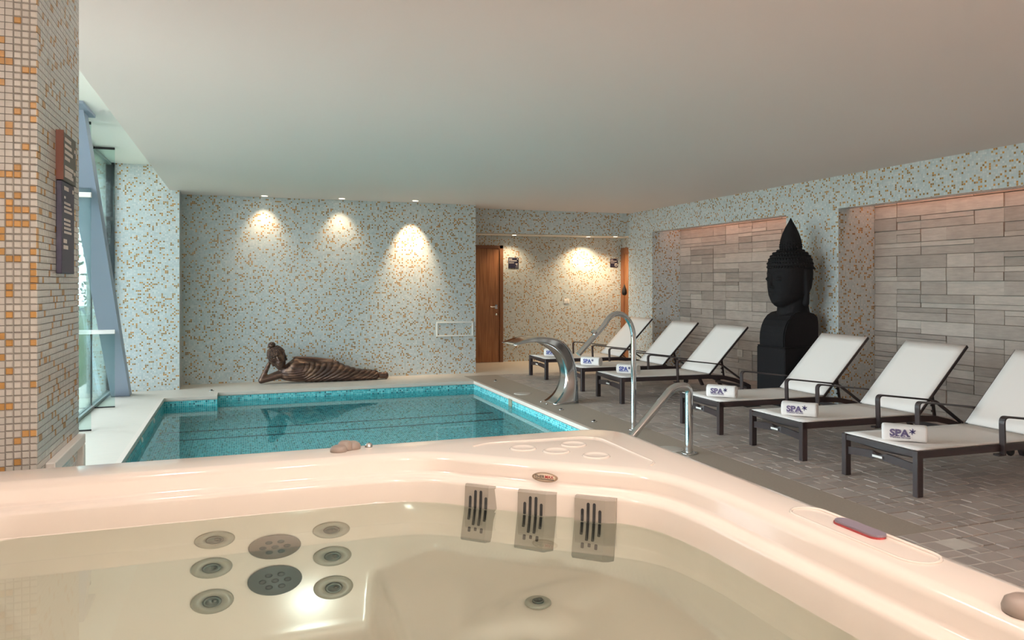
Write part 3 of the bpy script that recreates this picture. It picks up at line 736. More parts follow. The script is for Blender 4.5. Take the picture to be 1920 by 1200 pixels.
# three grilles on the diagonal wall
A = Vector((.662,2.262,0)); B = Vector((1.015,1.948,0)); tdir = (B-A).normalized(); nin = Vector((-.66,-.75,0)).normalized(); nin = Vector((tdir.y,-tdir.x,0))
if nin.y > 0: nin = -nin
for t0, t1, lean_ in ((0,.23,.0),(.37,.62,.0),(.745,1.0,.0)):
    a = A+(B-A)*t0; w = (B-A).length*(t1-t0)
    Mx = Matrix((( tdir.x, nin.x, 0, a.x),( tdir.y, nin.y, 0, a.y),(0,0,1,0),(0,0,0,1)))
    mb = MB(); z0, z1 = .47, .833
    pr_ = [(0,z1),(.0,z1),(.016,z1-.003),(.030,z1-.05),(.034,z0+.10),(.030,z0+.02),(.018,z0),(-.02,z0),(-.02,z1)]
    pr_ = [(-.008,z1),(.010,z1),(.014,z1-.006),(.020,z1-.08),(.046,z0+.03),(.036,z0+.004),(-.03,z0)]
    vs = [(0,y,z) for y,z in pr_]+[(.004,y+.0,z) for y,z in pr_]+[(w-.030,y+.0,z) for y,z in pr_]+[(w,y-.012,z) for y,z in pr_]
    q = len(pr_); fs = [(k*q+i, k*q+(i+1)%q, (k+1)*q+(i+1)%q, (k+1)*q+i) for k in range(3) for i in range(q)] + [tuple(range(q)), tuple(range(4*q-1, 3*q-1, -1))]
    mb.add([Mx @ Vector(v) for v in vs], fs); gr = mb.build('grille', M_GRILLE, tub)
    sl = MB()
    def slot(xc, za, zb_, hw=.0045):
        yb = .0238; n_ = 8
        ol = [(xc+hw*math.cos(PI*i/n_), zb_-hw+hw*math.sin(PI*i/n_)) for i in range(n_+1)] + [(xc-hw*math.cos(PI*i/n_), za+hw-hw*math.sin(PI*i/n_)) for i in range(n_+1)]
        def yy(z): return yb-.0032+.0008+(z1-.08-z)/(z1-.08-z0-.03)*.026 if z < z1-.08 else -.0032+ yb+.0008-(z-(z1-.08))/.074*.0060
        sl.add([Mx @ Vector((x, yy(z), z)) for x, z in ol], [tuple(range(len(ol)))])
    c = w*.42
    for dx, za, zb_ in ((-.026,.70,.80),(-.009,.62,.818),(.009,.62,.818),(.026,.70,.80)):
        # split at the bend so the slot hugs the face
        slot(c+dx, .762, zb_); slot(c+dx, (.655 if abs(dx) > .02 else .615), .755)
        if abs(dx) < .02: slot(c+dx, .755, .765)
    for dx in (-.020, 0, .020): slot(c+dx, .560 if dx else .572, .600)
    sl.build('slots', M_HOLE, gr)
# badge
bc = Vector((.866, 2.123, .866)); nb = nin
Mb = Matrix(((tdir.x, 0, nb.x, bc.x),(tdir.y, 0, nb.y, bc.y),(0,1,0,bc.z),(0,0,0,1)))
mb = MB(); mb.lathe([(0,0),(1,0),(1,.003),(.9,.004),(0,.004)], n=32, M=Mb.to_3x3().to_4x4() @ Matrix.Diagonal((.041,.0145,1,1)))
bd = mb.build('badge', simple('badge_rim', srgb(150,128,108), .35, metal=.3), tub, bc); 
mb = MB(); mb.lathe([(0,.0035),(.93,.0035),(.93,.0048),(0,.0048)], n=32, M=Mb.to_3x3().to_4x4() @ Matrix.Diagonal((.037,.0125,1,1)))
mb.build('badge_face', simple('badge_cream', srgb(196,176,152), .4), bd)
for txt, off, mt in (('THER', -.031, simple('badge_dark', srgb(64,56,56), .5)), ('MAX', .001, simple('badge_red', srgb(170,40,48), .5))):
    me = text_mesh(txt, .0125, .0003, .0002); me.transform(Mb.to_3x3().to_4x4() @ Matrix.Translation((off, -.002, .0052))); obj_from('badge_lettering', me, mt, bd)
mb = MB(); R3 = Mb.to_3x3(); mb.add([R3 @ Vector(v) for v in ((-.030,-.0065,.0052),(.030,-.0065,.0052),(.030,-.0045,.0052),(-.030,-.0045,.0052))], [(0,1,2,3)]); mb.build('badge_line', simple('badge_line_dark', srgb(70,56,50), .5), bd)
# cup rests, tray bead, controls
for x, y in ((.888,2.371),(.975,2.293),(1.07,2.368),(1.069,2.190)):
    MB().lathe([(.046,-.001),(.043,.003),(.038,.0045),(.034,.002),(.020,.0008),(.0,.0004)], (x,y,.900), 28).build('cup_rest', M_ACRYL, tub)
MB().tube(arc([(.74,2.455,.9),(.80,2.49,.9),(1.155,2.475,.9),(1.205,2.43,.9),(1.20,2.05,.9),(1.17,2.02,.9)], .03), .004, 6).build('tray_bead', M_ACRYL, tub)
def capsule(cx, cy, L, w, z0, z1, mi=0, n=10):
    ol = [(cx+w*math.cos(PI*i/n), cy+L+w*math.sin(PI*i/n)) for i in range(n+1)] + [(cx-w*math.cos(PI*i/n), cy-L-w*math.sin(PI*i/n)) for i in range(n+1)]
    return ol
ol = capsule(1.300, 1.335, .047, .021, 0, 0)
MB().prism(ol, .899, .904, 'z').build('control_panel', simple('control_red_edge', srgb(150,52,52), .4), tub)
ol = capsule(1.302, 1.335, .047, .0200, 0, 0)
MB().prism(ol, .904, .908, 'z').build('control_face', simple('control_violet_grey', srgb(128,118,130), .35), tub)
ol = capsule(1.285, 1.32, .15, .045, 0, 0); MB().tube([(x,y,.900) for x,y in ol]+[(ol[0][0],ol[0][1],.900)], .004, 6).build('panel_bead', M_ACRYL, tub)
def knob(x, y, z, r, hh, name, mat):
    MB().lathe([(0,0),(r,0),(r*1.02,hh*.35),(r*.9,hh*.75),(r*.6,hh),(0,hh*1.02)], (x,y,z), 22).build(name, mat, tub)
M_KNOB = simple('knob_taupe', srgb(150,136,126), .4)
knob(.305, 2.535, .899, .028, .020, 'diverter_knob', M_KNOB); knob(.350, 2.565, .899, .030, .024, 'diverter_knob', M_KNOB); knob(.328, 2.552, .899, .026, .030, 'diverter_knob', M_KNOB)
knob(.405, 2.548, .899, .013, .018, 'air_knob', M_STEELB); knob(1.235, .905, .899, .035, .028, 'diverter_knob', M_KNOB)

ld = bpy.data.lights.new('tub_fill', 'AREA'); ld.shape = 'DISK'; ld.size = .12; ld.energy = 3.2; ld.color = (.88,1,.90)  # unseen underwater fill light, added to brighten the basin
link_light('tub_fill', ld, (.25, .98, .45), (PI*.55, 0, 0))
# ------------------------------------------------------------------ pool fittings
ft = empty('water_fountain', (3.65, 8.52, 0), label='curved stainless steel swan neck water fountain at the poolside', cat='fountain')
outer = [(.19,0),(.195,.15),(.198,.30),(.19,.42),(.17,.52),(.13,.62),(.07,.70),(-.02,.765),(-.13,.80),(-.25,.815),(-.38,.81),(-.50,.785),(-.64,.735)]
inner = [(-.13,0),(-.03,.07),(.03,.16),(.058,.26),(.062,.36),(.045,.46),(.01,.55),(-.05,.63),(-.13,.69),(-.23,.735),(-.36,.765),(-.50,.762),(-.64,.727)]
hw_ = [.175,.15,.125,.105,.10,.11,.13,.16,.19,.215,.235,.25,.25]
mb = MB(); vs = []
for (ox,oz),(ix,iz),w in zip(outer, inner, hw_): vs += [(ox,-w,oz),(ox,w,oz),(ix,w,iz),(ix,-w,iz)]
fs = []
for i in range(len(outer)-1):
    for j in range(4): fs.append((i*4+j, i*4+(j+1)%4, (i+1)*4+(j+1)%4, (i+1)*4+j))
fs += [(3,2,1,0), tuple(len(vs)-4+j for j in range(4))]
mb.add(vs, fs, 0, False); nk = mb.build('neck', M_STEEL, ft)
sb = nk.modifiers.new('subd', 'SUBSURF'); sb.levels = 2; sb.render_levels = 2
for e_ in nk.data.edges: pass
cr = nk.data.attributes.new('crease_edge', 'FLOAT', 'EDGE')
vals = []
for e_ in nk.data.edges:
    a, b = e_.vertices; vals.append(1.0 if (a//4 != b//4 or a//4 in (0, len(outer)-1)) else 0.0)
cr.data.foreach_set('value', vals)
for p_ in nk.data.polygons: p_.use_smooth = True
MB().cbox(-.15, .21, -.185, .185, 0, .008, .002).build('base_plate', M_STEEL, ft)
for x, y in ((-.19,-.09),(-.19,.09),(.215,-.09),(-.03,-.16)):
    MB().lathe([(0,0),(.012,0),(.012,.012),(0,.016)], (x,y,0), 10).build('anchor_bolt', M_STEEL, ft)
r1 = empty('shower_cannon', (3.67, 6.68, 0), label='tall slim arched stainless steel water spout pipe beside the pool', cat='pipe')
pts = [(0,0,0),(0,0,.90)]
cx, cz, rr = -.175, .90, .175
pts += [(cx+rr*math.cos(a), 0, cz+rr*1.45*math.sin(a)) for a in [PI*i/16*.80 for i in range(1,17)]]
ex, ez = pts[-1][0], pts[-1][2]; pts += [(ex+(-.60-ex)*t, 0, ez+(.765-ez)*t) for t in (.5, 1)]
MB().tube(pts, .026, 14).build('pipe', M_STEELB, r1)
MB().tube([(-.42,0,.985+.0),(-.44,0,.962)], .033, 14).build('pipe_collar', M_STEEL, r1)
MB().lathe([(0,0),(.055,0),(.055,.008),(.03,.014),(0,.014)], n=20).build('base_flange', M_STEEL, r1)
r2 = empty('pool_handrail', (3.61, 5.60, 0), label='thick polished steel handrail bending down into the pool', cat='handrail')
MB().tube(arc([(0,0,0),(0,0,.575),(-.15,0,.575),(-.86,0,-.13),(-.95,0,-.45)], .13, 8), .034, 16).build('rail', M_STEELB, r2)
MB().lathe([(0,0),(.07,0),(.07,.008),(.045,.014),(0,.014)], n=20).build('base_flange', M_STEEL, r2)
for (x, y, r, lab) in ((3.50,9.36,.105,'round pale skimmer lid in the floor left of the steel fountain'),(3.55,5.80,.105,'round pale skimmer lid in the floor beside the handrail foot')):
    e = empty('skimmer_lid', (x, y, 0), label=lab, cat='lid')
    MB().lathe([(0,0),(r,0),(r,.003),(r*.95,.004),(0,.004)], n=32).build('lid', simple('lid_pale', srgb(190,180,170), .5), e)
    MB().lathe([(r+.002,0),(r+.010,0),(r+.010,.002),(r+.002,.002)], n=32).build('lid_ring', M_PVC, e)
for (x, y, lab) in ((3.47,8.02,'small steel floor cap just in front of the fountain'),(3.50,7.22,'small steel floor cap beside the pool, nearer than the fountain'),(3.58,10.72,'small steel floor cap by the far right pool corner'),(-.36,11.02,'small dark floor cap by the far left pool jog')):
    o = MB().lathe([(0,0),(.034,0),(.032,.006),(.018,.008),(0,.008)], n=18).build('floor_cap', M_STEEL, floor, (x, y, 0))
    MB().lathe([(0,.007),(.014,.007),(.012,.018),(0,.02)], n=12).build('cap_button', M_DARK, o)
e = empty('floor_drain', (5.684, 7.48, 0), label='dark slot drain in the paving beneath the lounger by the plinth', cat='drain')
MB().cbox(-.10,.10,-.04,.04,0,.006,.002).build('grate', M_DARK, e)

# ------------------------------------------------------------------ sun loungers
def make_lounger():
    e = empty('sun_lounger', (0,0,0))
    W2 = .345; H = .315
    f_ = MB()
    for s_ in (-1, 1):
        y0 = s_*W2; a, b = (y0-.036, y0) if s_ > 0 else (y0, y0+.036)
        # side rail: straight, then bending down towards the back
        top = [(0,H),(1.22,H-.012),(1.45,H-.03),(1.62,H-.07),(1.78,H-.13),(1.86,H-.17)]
        low = [(x, z-.05) for x, z in top][::-1]
        f_.prism(top+low, a, b, 'y')
    f_.box(0, .03, -W2, W2, H-.045, H-.008).box(1.24, 1.27, -W2, W2, H-.065, H-.03).box(1.80, 1.83, -W2, W2, H-.215, H-.18)
    f_.build('frame', M_FRAME, e)
    for s_ in (-1, 1):
        y0 = s_*(W2-.022)
        MB().cbox(-.005, .048, y0-.022, y0+.022, 0, H+.002, .004).build('leg', M_FRAME, e)
        MB().tube([(1.82, y0, H-.16),(1.90, y0, .0)], .02, flat=(.04,.035)).build('leg', M_FRAME, e)
    MB().tube([(0.022, -W2+.04+(2*W2-.08)*t, .190+.020*math.sin(PI*t)) for t in [i/10 for i in range(11)]], .02, flat=(.055,.016), cap=True).build('cross_brace', M_FRAME, e)
    # brace built as an arched band
    MB().tube([(.05+.05*math.sin(PI*t), -W2+.03+(2*W2-.06)*t, H-.045-.030*math.sin(PI*t)) for t in [i/12 for i in range(13)]], .011, 8).build('slack_bar', M_FRAME, e)
    MB().box(-.0075, -.0065, -.045, .045, .200, .216).build('maker_plate', M_PVC, e)
    # sling seat: thin slab with a slight sag
    def sling(P0, P1, name, sag=.014, w=W2-.018, th=.006, n=9):
        P0 = Vector(P0); P1 = Vector(P1); d = P1-P0; nr = Vector((-d.z, 0, d.x)).normalized(); mb = MB(); vs = []
        for side in (0, 1):
            for i in range(n+1):
                for j in range(n+1):
                    t = i/n; s = j/n*2-1; q = P0+d*t - nr*(sag*(1-s*s)*math.sin(PI*t)**.5 + side*th); vs.append((q.x, s*w, q.z))
        N = (n+1)**2; fs = []
        for i in range(n):
            for j in range(n):
                a = i*(n+1)+j; fs.append((a, a+1, a+n+2, a+n+1)); fs.append((N+a, N+a+n+1, N+a+n+2, N+a+1))
        bd_ = [i for i in range(n+1)] + [(i+1)*(n+1)-1 for i in range(1, n+1)] + [n*(n+1)+j for j in range(n-1, -1, -1)] + [i*(n+1) for i in range(n-1, 0, -1)]
        for a, b in zip(bd_, bd_[1:]+bd_[:1]): fs.append((a, b, N+b, N+a))
        mb.add(vs, fs, 0, True); o = mb.build(name, M_SLING, e)
        return o
    sling((.012,0,H+.006), (1.245,0,H-.004), 'seat_sling')
    HP = Vector((1.25,0,H-.012)); TP = Vector((1.825,0,.885)); dd = (TP-HP).normalized(); nn = Vector((-dd.z,0,dd.x))
    sling(HP+nn*.016+dd*.01, TP+nn*.016, 'back_sling', .010)
    MB().tube([(HP.x+.006, -W2+.03, H+.002),(HP.x+.006, W2-.03, H+.002)], .006, 6).build('sling_piping', M_SLING, e)
    b_ = MB()
    for s_ in (-1, 1):
        y0 = s_*(W2-.022); b_.tube([HP+Vector((0,y0,0)), TP+Vector((0,y0,0))], .02, flat=(.026,.022))
    b_.tube([TP+Vector((0,-W2+.02,0)), TP+Vector((0,W2-.02,0))], .011, 8); b_.build('back_frame', M_FRAME, e)
    for s_ in (-1, 1):
        st = MB()
        y0 = s_*(W2-.07); Pm = HP+dd*.30; st.tube([(Pm.x, y0, Pm.z-.01),(1.50, y0, H-.055)], .012, flat=(.022,.018))
        for t in (.35,.55,.75): q = Vector((Pm.x,y0,Pm.z))*(1-t)+Vector((1.50,y0,H-.055))*t; st.cbox(q.x-.03,q.x+.0,y0-.006,y0+.006,q.z-.014,q.z+.002,.002)
        st.build('support_strut', M_FRAME, e)
    for s_ in (-1, 1):
        y0 = s_*(W2+.012)
        MB().tube(arc([(.775,y0,.235),(.765,y0,.508),(1.40,y0,.430),(1.72,y0,.215)], .05, 5), .02, flat=(.042,.014)).build('armrest', M_FRAME, e)
        MB().cbox(.74, .80, min(y0,y0-s_*.05), max(y0,y0-s_*.05), .226, .24, .002).build('armrest_bracket', M_FRAME, e)
        mb = MB(); mb.lathe([(0,-.012),(.028,-.012),(.032,-.006),(.032,.006),(.028,.012),(0,.012)], (.93, s_*(W2-.05), .236), 18, M=Matrix.Rotation(PI/2,4,'X')); mb.build('wheel', M_DARK, e)
    return e
LO = [(4.25,'sun lounger cut off by the right edge, nearest the camera'),(5.365,'second sun lounger from the right, before the right stone niche'),(6.505,'sun lounger in front of the black head statue'),
      (8.49,'sun lounger just left of the black statue plinth, third from the far end'),(9.61,'white sun lounger, second from the far end of the row'),(10.89,'farthest sun lounger, nearest the alcove, behind the steel fountain')]
proto = make_lounger()
for i, (yc, lab) in enumerate(LO):
    o = proto if i == 0 else copy_tree(proto)
    o.location = (4.31, yc, 0); tag(o, lab, 'sun lounger', 'white sling sun loungers along the stone niches')
# rolled towels
def make_towel(ink, star):
    e = empty('rolled_towel', (0,0,0)); L = .29; mb = MB(); n = 32
    # section in (y depth, z), axis x ; slightly flattened roll with folded spiral ends
    def sec(r_, x):
        out_ = []
        for i in range(n):
            a = 2*PI*i/n; c, s = math.cos(a), math.sin(a); p_ = 3.2
            q = (abs(c)**p_+abs(s)**p_)**(-1/p_); out_.append((x, c*q*.058*r_, .062+s*q*.060*r_+(.002*math.sin(3*a+x*20))))
        return out_
    st = [(-L/2+.006,.72),(-L/2,.86),(-L/2+.004,.96),(-L/2+.02,1.0),(-.05,1.0),(.05,.985),(L/2-.02,1.0),(L/2-.004,.96),(L/2,.86),(L/2-.006,.72)]
    vs = [p for x, r_ in st for p in sec(r_, x)]; fs = [(i*n+j, i*n+(j+1)%n, (i+1)*n+(j+1)%n, (i+1)*n+j) for i in range(len(st)-1) for j in range(n)]
    fs += [tuple(range(n))[::-1], tuple((len(st)-1)*n+j for j in range(n))]
    mb.add(vs, fs, 0, True); mb.build('towel_body', M_TOWEL, e)
    for s_ in (-1, 1):
        sp = [(s_*(L/2-.003), math.cos(t)*(.044-.0035*t/1.0)*.95, .062+math.sin(t)*(.046-.0035*t)) for t in [k*.45 for k in range(24)]]
        MB().tube(sp, .0045, 6).build('rolled_edge', M_TOWEL, e)
    # lettering on the front face (-y)
    Rf = Matrix.Rotation(PI/2, 4, 'X')
    me = text_mesh('SPA', .066, .0006, .0030, sx=1.12); me.transform(Matrix.Translation((-.098, -.0595, .046)) @ Rf); obj_from('lettering', me, ink, e)
    sf = MB()
    bb = [v.co for v in me.vertices]; xa = min(v.x for v in bb); xb = max(v.x for v in bb); wd = xb-xa
    for a, b, z in ((.335,.50,.0445),(.665,.80,.0445),(.88,1.04,.0445)): sf.box(xa+a*wd, xa+b*wd, -.0601, -.0590, z, z+.0065)
    sf.build('letter_serifs', ink, e)
    me = text_mesh('Wellness Services', .0165, .0004, .0003, sx=1.12); me.transform(Matrix.Translation((-.098, -.0595, .031)) @ Rf); obj_from('small_lettering', me, ink, e)
    mb = MB(); c = (.047, .082)
    for k in range(6):
        a = 2*PI*k/6+.25; pts_ = [(c[0]+.006*math.cos(a-.6), c[1]+.006*math.sin(a-.6)), (c[0]+.016*math.cos(a-.12), c[1]+.016*math.sin(a-.12)), (c[0]+.026*math.cos(a+.28), c[1]+.026*math.sin(a+.28)), (c[0]+.013*math.cos(a+.32), c[1]+.013*math.sin(a+.32)), (c[0]+.005*math.cos(a+.8), c[1]+.005*math.sin(a+.8))]
        mb.add([(x, -.0602, z) for x, z in pts_]+[(c[0], -.0602, c[1])], [(0,1,2,3,4,5)])
    mb.build('star_mark', star, e)
    return e
TW = [(4.515,4.21,-.75,'white rolled towel printed SPA on the nearest lounger at the right edge'),(4.52,5.305,-.86,'white rolled towel printed SPA on the second lounger from the right'),(4.54,6.45,-.88,'white rolled towel printed SPA on the lounger before the black statue'),
      (4.60,8.51,-1.0,'white rolled towel printed SPA on the lounger left of the black plinth'),(4.585,9.54,-.95,'white rolled towel printed SPA on the second farthest lounger'),(4.60,10.93,-.9,'white rolled towel on the farthest lounger, half hidden behind the steel fountain')]
tp1 = make_towel(M_INK, M_INK2); tp2 = make_towel(M_INK3, M_INK2)
for i, (x, y, a, lab) in enumerate(TW):
    o = (tp1 if i == 0 else copy_tree(tp1)) if i < 3 else (tp2 if i == 3 else copy_tree(tp2))
    o.location = (x, y, .311); o.rotation_euler = (0, 0, a); tag(o, lab, 'towel', 'rolled towels on the sun loungers')

# ------------------------------------------------------------------ black head statue
stt = empty('head_statue', (6.21, 7.515, 0), label='black carved head statue with pointed topknot on a square plinth', cat='statue')
mb = MB().cbox(-.24, .24, -.255, .255, 0, .69, .012).cbox(-.235, .235, -.25, .25, .69, .705, .006)
mb.build('plinth', M_BLACK, stt)
prof = [(-.225,.705),(-.228,.78),(-.222,.86),(-.20,.94),(-.165,1.01),(-.115,1.065),(-.05,1.10),(.03,1.115),(.14,1.11),(.22,1.09),(.27,1.05),(.285,.99),(.285,.705)]
bm = bmesh.new(); a_ = [bm.verts.new((x,-.225,z)) for x,z in prof]; b_ = [bm.verts.new((x,.225,z)) for x,z in prof]; n = len(prof)
bm.faces.new(a_); bm.faces.new(b_[::-1])
for i in range(n): bm.faces.new((a_[i], b_[i], b_[(i+1)%n], a_[(i+1)%n]))
bmesh.ops.recalc_face_normals(bm, faces=bm.faces[:])
bmesh.ops.bevel(bm, geom=[e for e in bm.edges if abs(abs(e.verts[0].co.y)-abs(e.verts[1].co.y)) < 1e-5 and e.verts[0].co.y*e.verts[1].co.y > 0 and e.calc_length() < .3], offset=.012, segments=2, affect='EDGES')
MB().addbm(bm).build('shoulders', M_BLACK, stt)
def remeshed(name, bm, mat, parent, vox, smooth=6, loc=(0,0,0), post=None):
    me = bpy.data.meshes.new(name); bm.to_mesh(me); bm.free(); o = bpy.data.objects.new(name, me); COL.objects.link(o)
    r = o.modifiers.new('r', 'REMESH'); r.mode = 'VOXEL'; r.voxel_size = vox
    s = o.modifiers.new('s', 'SMOOTH'); s.iterations = smooth; s.factor = .5
    dg = bpy.context.evaluated_depsgraph_get(); dg.update(); m2 = bpy.data.meshes.new_from_object(o.evaluated_get(dg))
    bpy.data.objects.remove(o); bpy.data.meshes.remove(me)
    if post:
        co = np.empty(len(m2.vertices)*3); m2.vertices.foreach_get('co', co); co = co.reshape(-1,3); no = np.empty(len(m2.vertices)*3); m2.vertices.foreach_get('normal', no); no = no.reshape(-1,3)
        co = post(co, no); m2.vertices.foreach_set('co', co.ravel())
    m2.polygons.foreach_set('use_smooth', [True]*len(m2.polygons)); m2.update(); m2.materials.clear(); m2.materials.append(mat); m2.name = name
    o = obj_from(name, m2, None, parent, loc); return o
def ell(bm, c, r, rot=None, u=24, v=16):
    M = Matrix.Translation(c) @ (rot.to_4x4() if rot is not None else Matrix.Identity(4)) @ Matrix.Diagonal((*r, 1))
    bmesh.ops.create_uvsphere(bm, u_segments=u, v_segments=v, radius=1, matrix=M)
def caps(bm, p, q, r0, r1, n=14, k=10):
    p = Vector(p); q = Vector(q); t = (q-p).normalized(); a = t.orthogonal().normalized(); b = t.cross(a); L = (q-p).length; rings = []
    st = [(-r0*math.cos(x), r0*math.sin(x)) for x in [PI/2*i/5 for i in range(1,6)]] + [(L*i/k, r0+(r1-r0)*i/k) for i in range(1,k)] + [(L+r1*math.sin(x), r1*math.cos(x)) for x in [PI/2*i/5 for i in range(0,5)]]
    for d, r in st: rings.append([bm.verts.new(p+t*d+(a*math.cos(2*PI*j/n)+b*math.sin(2*PI*j/n))*r) for j in range(n)])
    for A_, B_ in zip(rings, rings[1:]):
        for j in range(n): bm.faces.new((A_[j], A_[(j+1)%n], B_[(j+1)%n], B_[j]))
    bm.faces.new(rings[0][::-1]); bm.faces.new(rings[-1])
def loft(bm, st, n=28):
    rings = []
    for c, ry, rz, t in st:   # ellipse in the plane across x
        rings.append([bm.verts.new((c[0], c[1]+ry*math.copysign(abs(math.cos(a))**t, math.cos(a)), c[2]+rz*math.copysign(abs(math.sin(a))**t, math.sin(a)))) for a in [2*PI*j/n for j in range(n)]])
    for A_, B_ in zip(rings, rings[1:]):
        for j in range(n): bm.faces.new((A_[j], A_[(j+1)%n], B_[(j+1)%n], B_[j]))
    bm.faces.new(rings[0][::-1]); bm.faces.new(rings[-1])
HC = Vector((.07, 0, 1.50))   # head centre, face looks to -x
def loftz(bm, st, n=36):
    rings = []
    for z, xf, xb, w, p in st:
        cx, rx = (xf+xb)/2, (xb-xf)/2
        rings.append([bm.verts.new((cx+rx*math.copysign(abs(math.cos(a))**p, math.cos(a)), w*math.copysign(abs(math.sin(a))**p, math.sin(a)), z)) for a in [2*PI*j/n for j in range(n)]])
    for A_, B_ in zip(rings, rings[1:]):
        for j in range(n): bm.faces.new((A_[j], A_[(j+1)%n], B_[(j+1)%n], B_[j]))
    bm.faces.new(rings[0][::-1]); bm.faces.new(rings[-1])
bm = bmesh.new()
loftz(bm, [(1.04,-.10,.30,.20,1),(1.12,-.095,.285,.182,1),(1.19,-.09,.27,.175,1),(1.30,-.05,.26,.17,1)])                                 # neck
loftz(bm, [(1.165,-.13,.02,.06,1),(1.19,-.165,.10,.10,.95),(1.24,-.195,.20,.155,.92),(1.31,-.212,.26,.195,.90),(1.40,-.22,.30,.22,.90),(1.50,-.222,.315,.232,.90),(1.58,-.222,.32,.236,.92),(1.66,-.215,.315,.236,.95),(1.74,-.195,.30,.225,1),(1.80,-.15,.26,.19,1),(1.84,-.08,.20,.13,1)])  # head
ell(bm, (-.236,0,1.41), (.030,.030,.020)); ell(bm, (-.226,-.028,1.405), (.020,.018,.014)); ell(bm, (-.226,.028,1.405), (.020,.018,.014))
caps(bm, (-.222,0,1.55), (-.244,0,1.42), .012, .020)                                                                 # nose
for s_ in (-1, 1):
    for i in range(8):                                                                                             # brow
        t = i/7; a = .03+.12*t; ell(bm, (.052-.272*math.sqrt(1-(a/.235)**2), s_*a, 1.560+.022*math.sin(PI*(t*.8+.1))), (.012,.016,.008))
    ell(bm, (-.196,s_*.09,1.505), (.026,.045,.022)); ell(bm, (-.20,s_*.09,1.492), (.024,.042,.006))                # eyes, lids
    ell(bm, (-.205,s_*.022,1.338), (.022,.032,.010)); ell(bm, (-.198,s_*.05,1.342), (.02,.02,.007))
    # long ears
    caps(bm, (.085,s_*.232,1.60), (.10,s_*.240,1.36), .030, .026); caps(bm, (.10,s_*.240,1.36), (.085,s_*.232,1.215), .026, .040)
    ell(bm, (.11,s_*.236,1.56), (.050,.020,.075))
ell(bm, (-.206,0,1.322), (.020,.036,.012)); ell(bm, (-.176,0,1.235), (.035,.05,.035))
remeshed('head', bm, M_BLACK, stt, .0085, 5)
# hair cap with rows of curls and pointed topknot
bm = bmesh.new()
loftz(bm, [(1.62,-.05,.335,.250,.95),(1.66,-.222,.325,.240,.95),(1.70,-.218,.32,.238,.95),(1.76,-.195,.302,.225,1),(1.81,-.155,.26,.19,1),(1.85,-.09,.21,.14,1),(1.866,-.03,.15,.09,1)])
M2 = Matrix.Translation((.0,0,0))
def curl(p, r): bmesh.ops.create_icosphere(bm, subdivisions=1, radius=r, matrix=Matrix.Translation(p))
hs = [(1.645,-.236,.337,.254),(1.69,-.232,.333,.252),(1.735,-.217,.32,.243),(1.775,-.195,.30,.226),(1.81,-.165,.27,.20),(1.842,-.115,.232,.158)]
for k_, (z, xf, xb, w) in enumerate(hs):
    n_ = int(46*(w/.25)); cx, rx = (xf+xb)/2, (xb-xf)/2
    for j in range(n_):
        a = 2*PI*(j+.5*(k_%2))/n_
        if z < 1.66 and math.cos(a) > .2 and abs(math.sin(a)) > .6: pass
        curl((cx+(rx-.018)*math.cos(a), (w-.018)*math.sin(a), z), .0185)
for k_ in range(14):
    t = k_/13; z = 1.865+.33*t; rr = .118*(1-t)**.75*(1+.16*math.sin(PI*min(1,t*2.2))); n_ = max(4, int(2*PI*rr/.030))
    for j in range(n_): a = 2*PI*(j+.5*(k_%2))/n_; curl((.06+rr*math.cos(a), rr*math.sin(a), z), .017 if t < .9 else .011)
MB().addbm(bm, smooth=True).build('hair', M_BLACK, stt, recalc=False)
mb = MB(); mb.lathe([(.12,1.84),(.128,1.90),(.122,1.97),(.098,2.05),(.062,2.13),(.028,2.19),(.004,2.24),(0,2.241)], (.06,0,0), 28); mb.build('topknot', M_BLACK, stt)

# ------------------------------------------------------------------ reclining figure
rec = empty('reclining_statue', (.246, 11.50, 0), label='bronze reclining robed figure propped on one elbow by back wall', cat='statue')
bm = bmesh.new()
loft(bm, [((.30,0,.14),.05,.07,1),((.37,0,.155),.085,.115,1),((.45,0,.175),.115,.150,1),((.56,0,.180),.125,.165,1),((.70,0,.162),.125,.155,1),((.85,0,.145),.12,.143,1),((1.0,0,.146),.13,.146,1),((1.12,0,.142),.135,.142,1),
          ((1.25,0,.115),.125,.115,1),((1.40,0,.090),.105,.090,1),((1.55,0,.080),.09,.080,1),((1.70,0,.070),.08,.070,1),((1.715,0,.068),.074,.064,1)])
ell(bm, (.50,-.05,.235), (.085,.075,.085)); ell(bm, (.53,.01,.30), (.085,.08,.06))
caps(bm, (.35,.0,.21), (.235,-.01,.325), .062, .060)                     # neck
# propping arm
caps(bm, (.36,.0,.15), (.045,-.02,.055), .070, .045); caps(bm, (.045,-.02,.055), (.150,.01,.29), .044, .028)
ell(bm, (.165,.03,.335), (.024,.035,.05))
for k_ in range(4): caps(bm, (.155+.014*k_,.045,.34), (.165+.02*k_,.055,.43-.008*k_), .010, .008, 8, 3)
# upper arm along the side
caps(bm, (.53,.02,.335), (.80,.03,.325), .052, .040); caps(bm, (.80,.03,.325), (1.04,.0,.300), .040, .030); ell(bm, (1.09,-.01,.285), (.055,.035,.018))
for k_ in range(4): caps(bm, (1.10,-.03+.016*k_,.285), (1.17,-.035+.018*k_,.262), .009, .007, 8, 3)
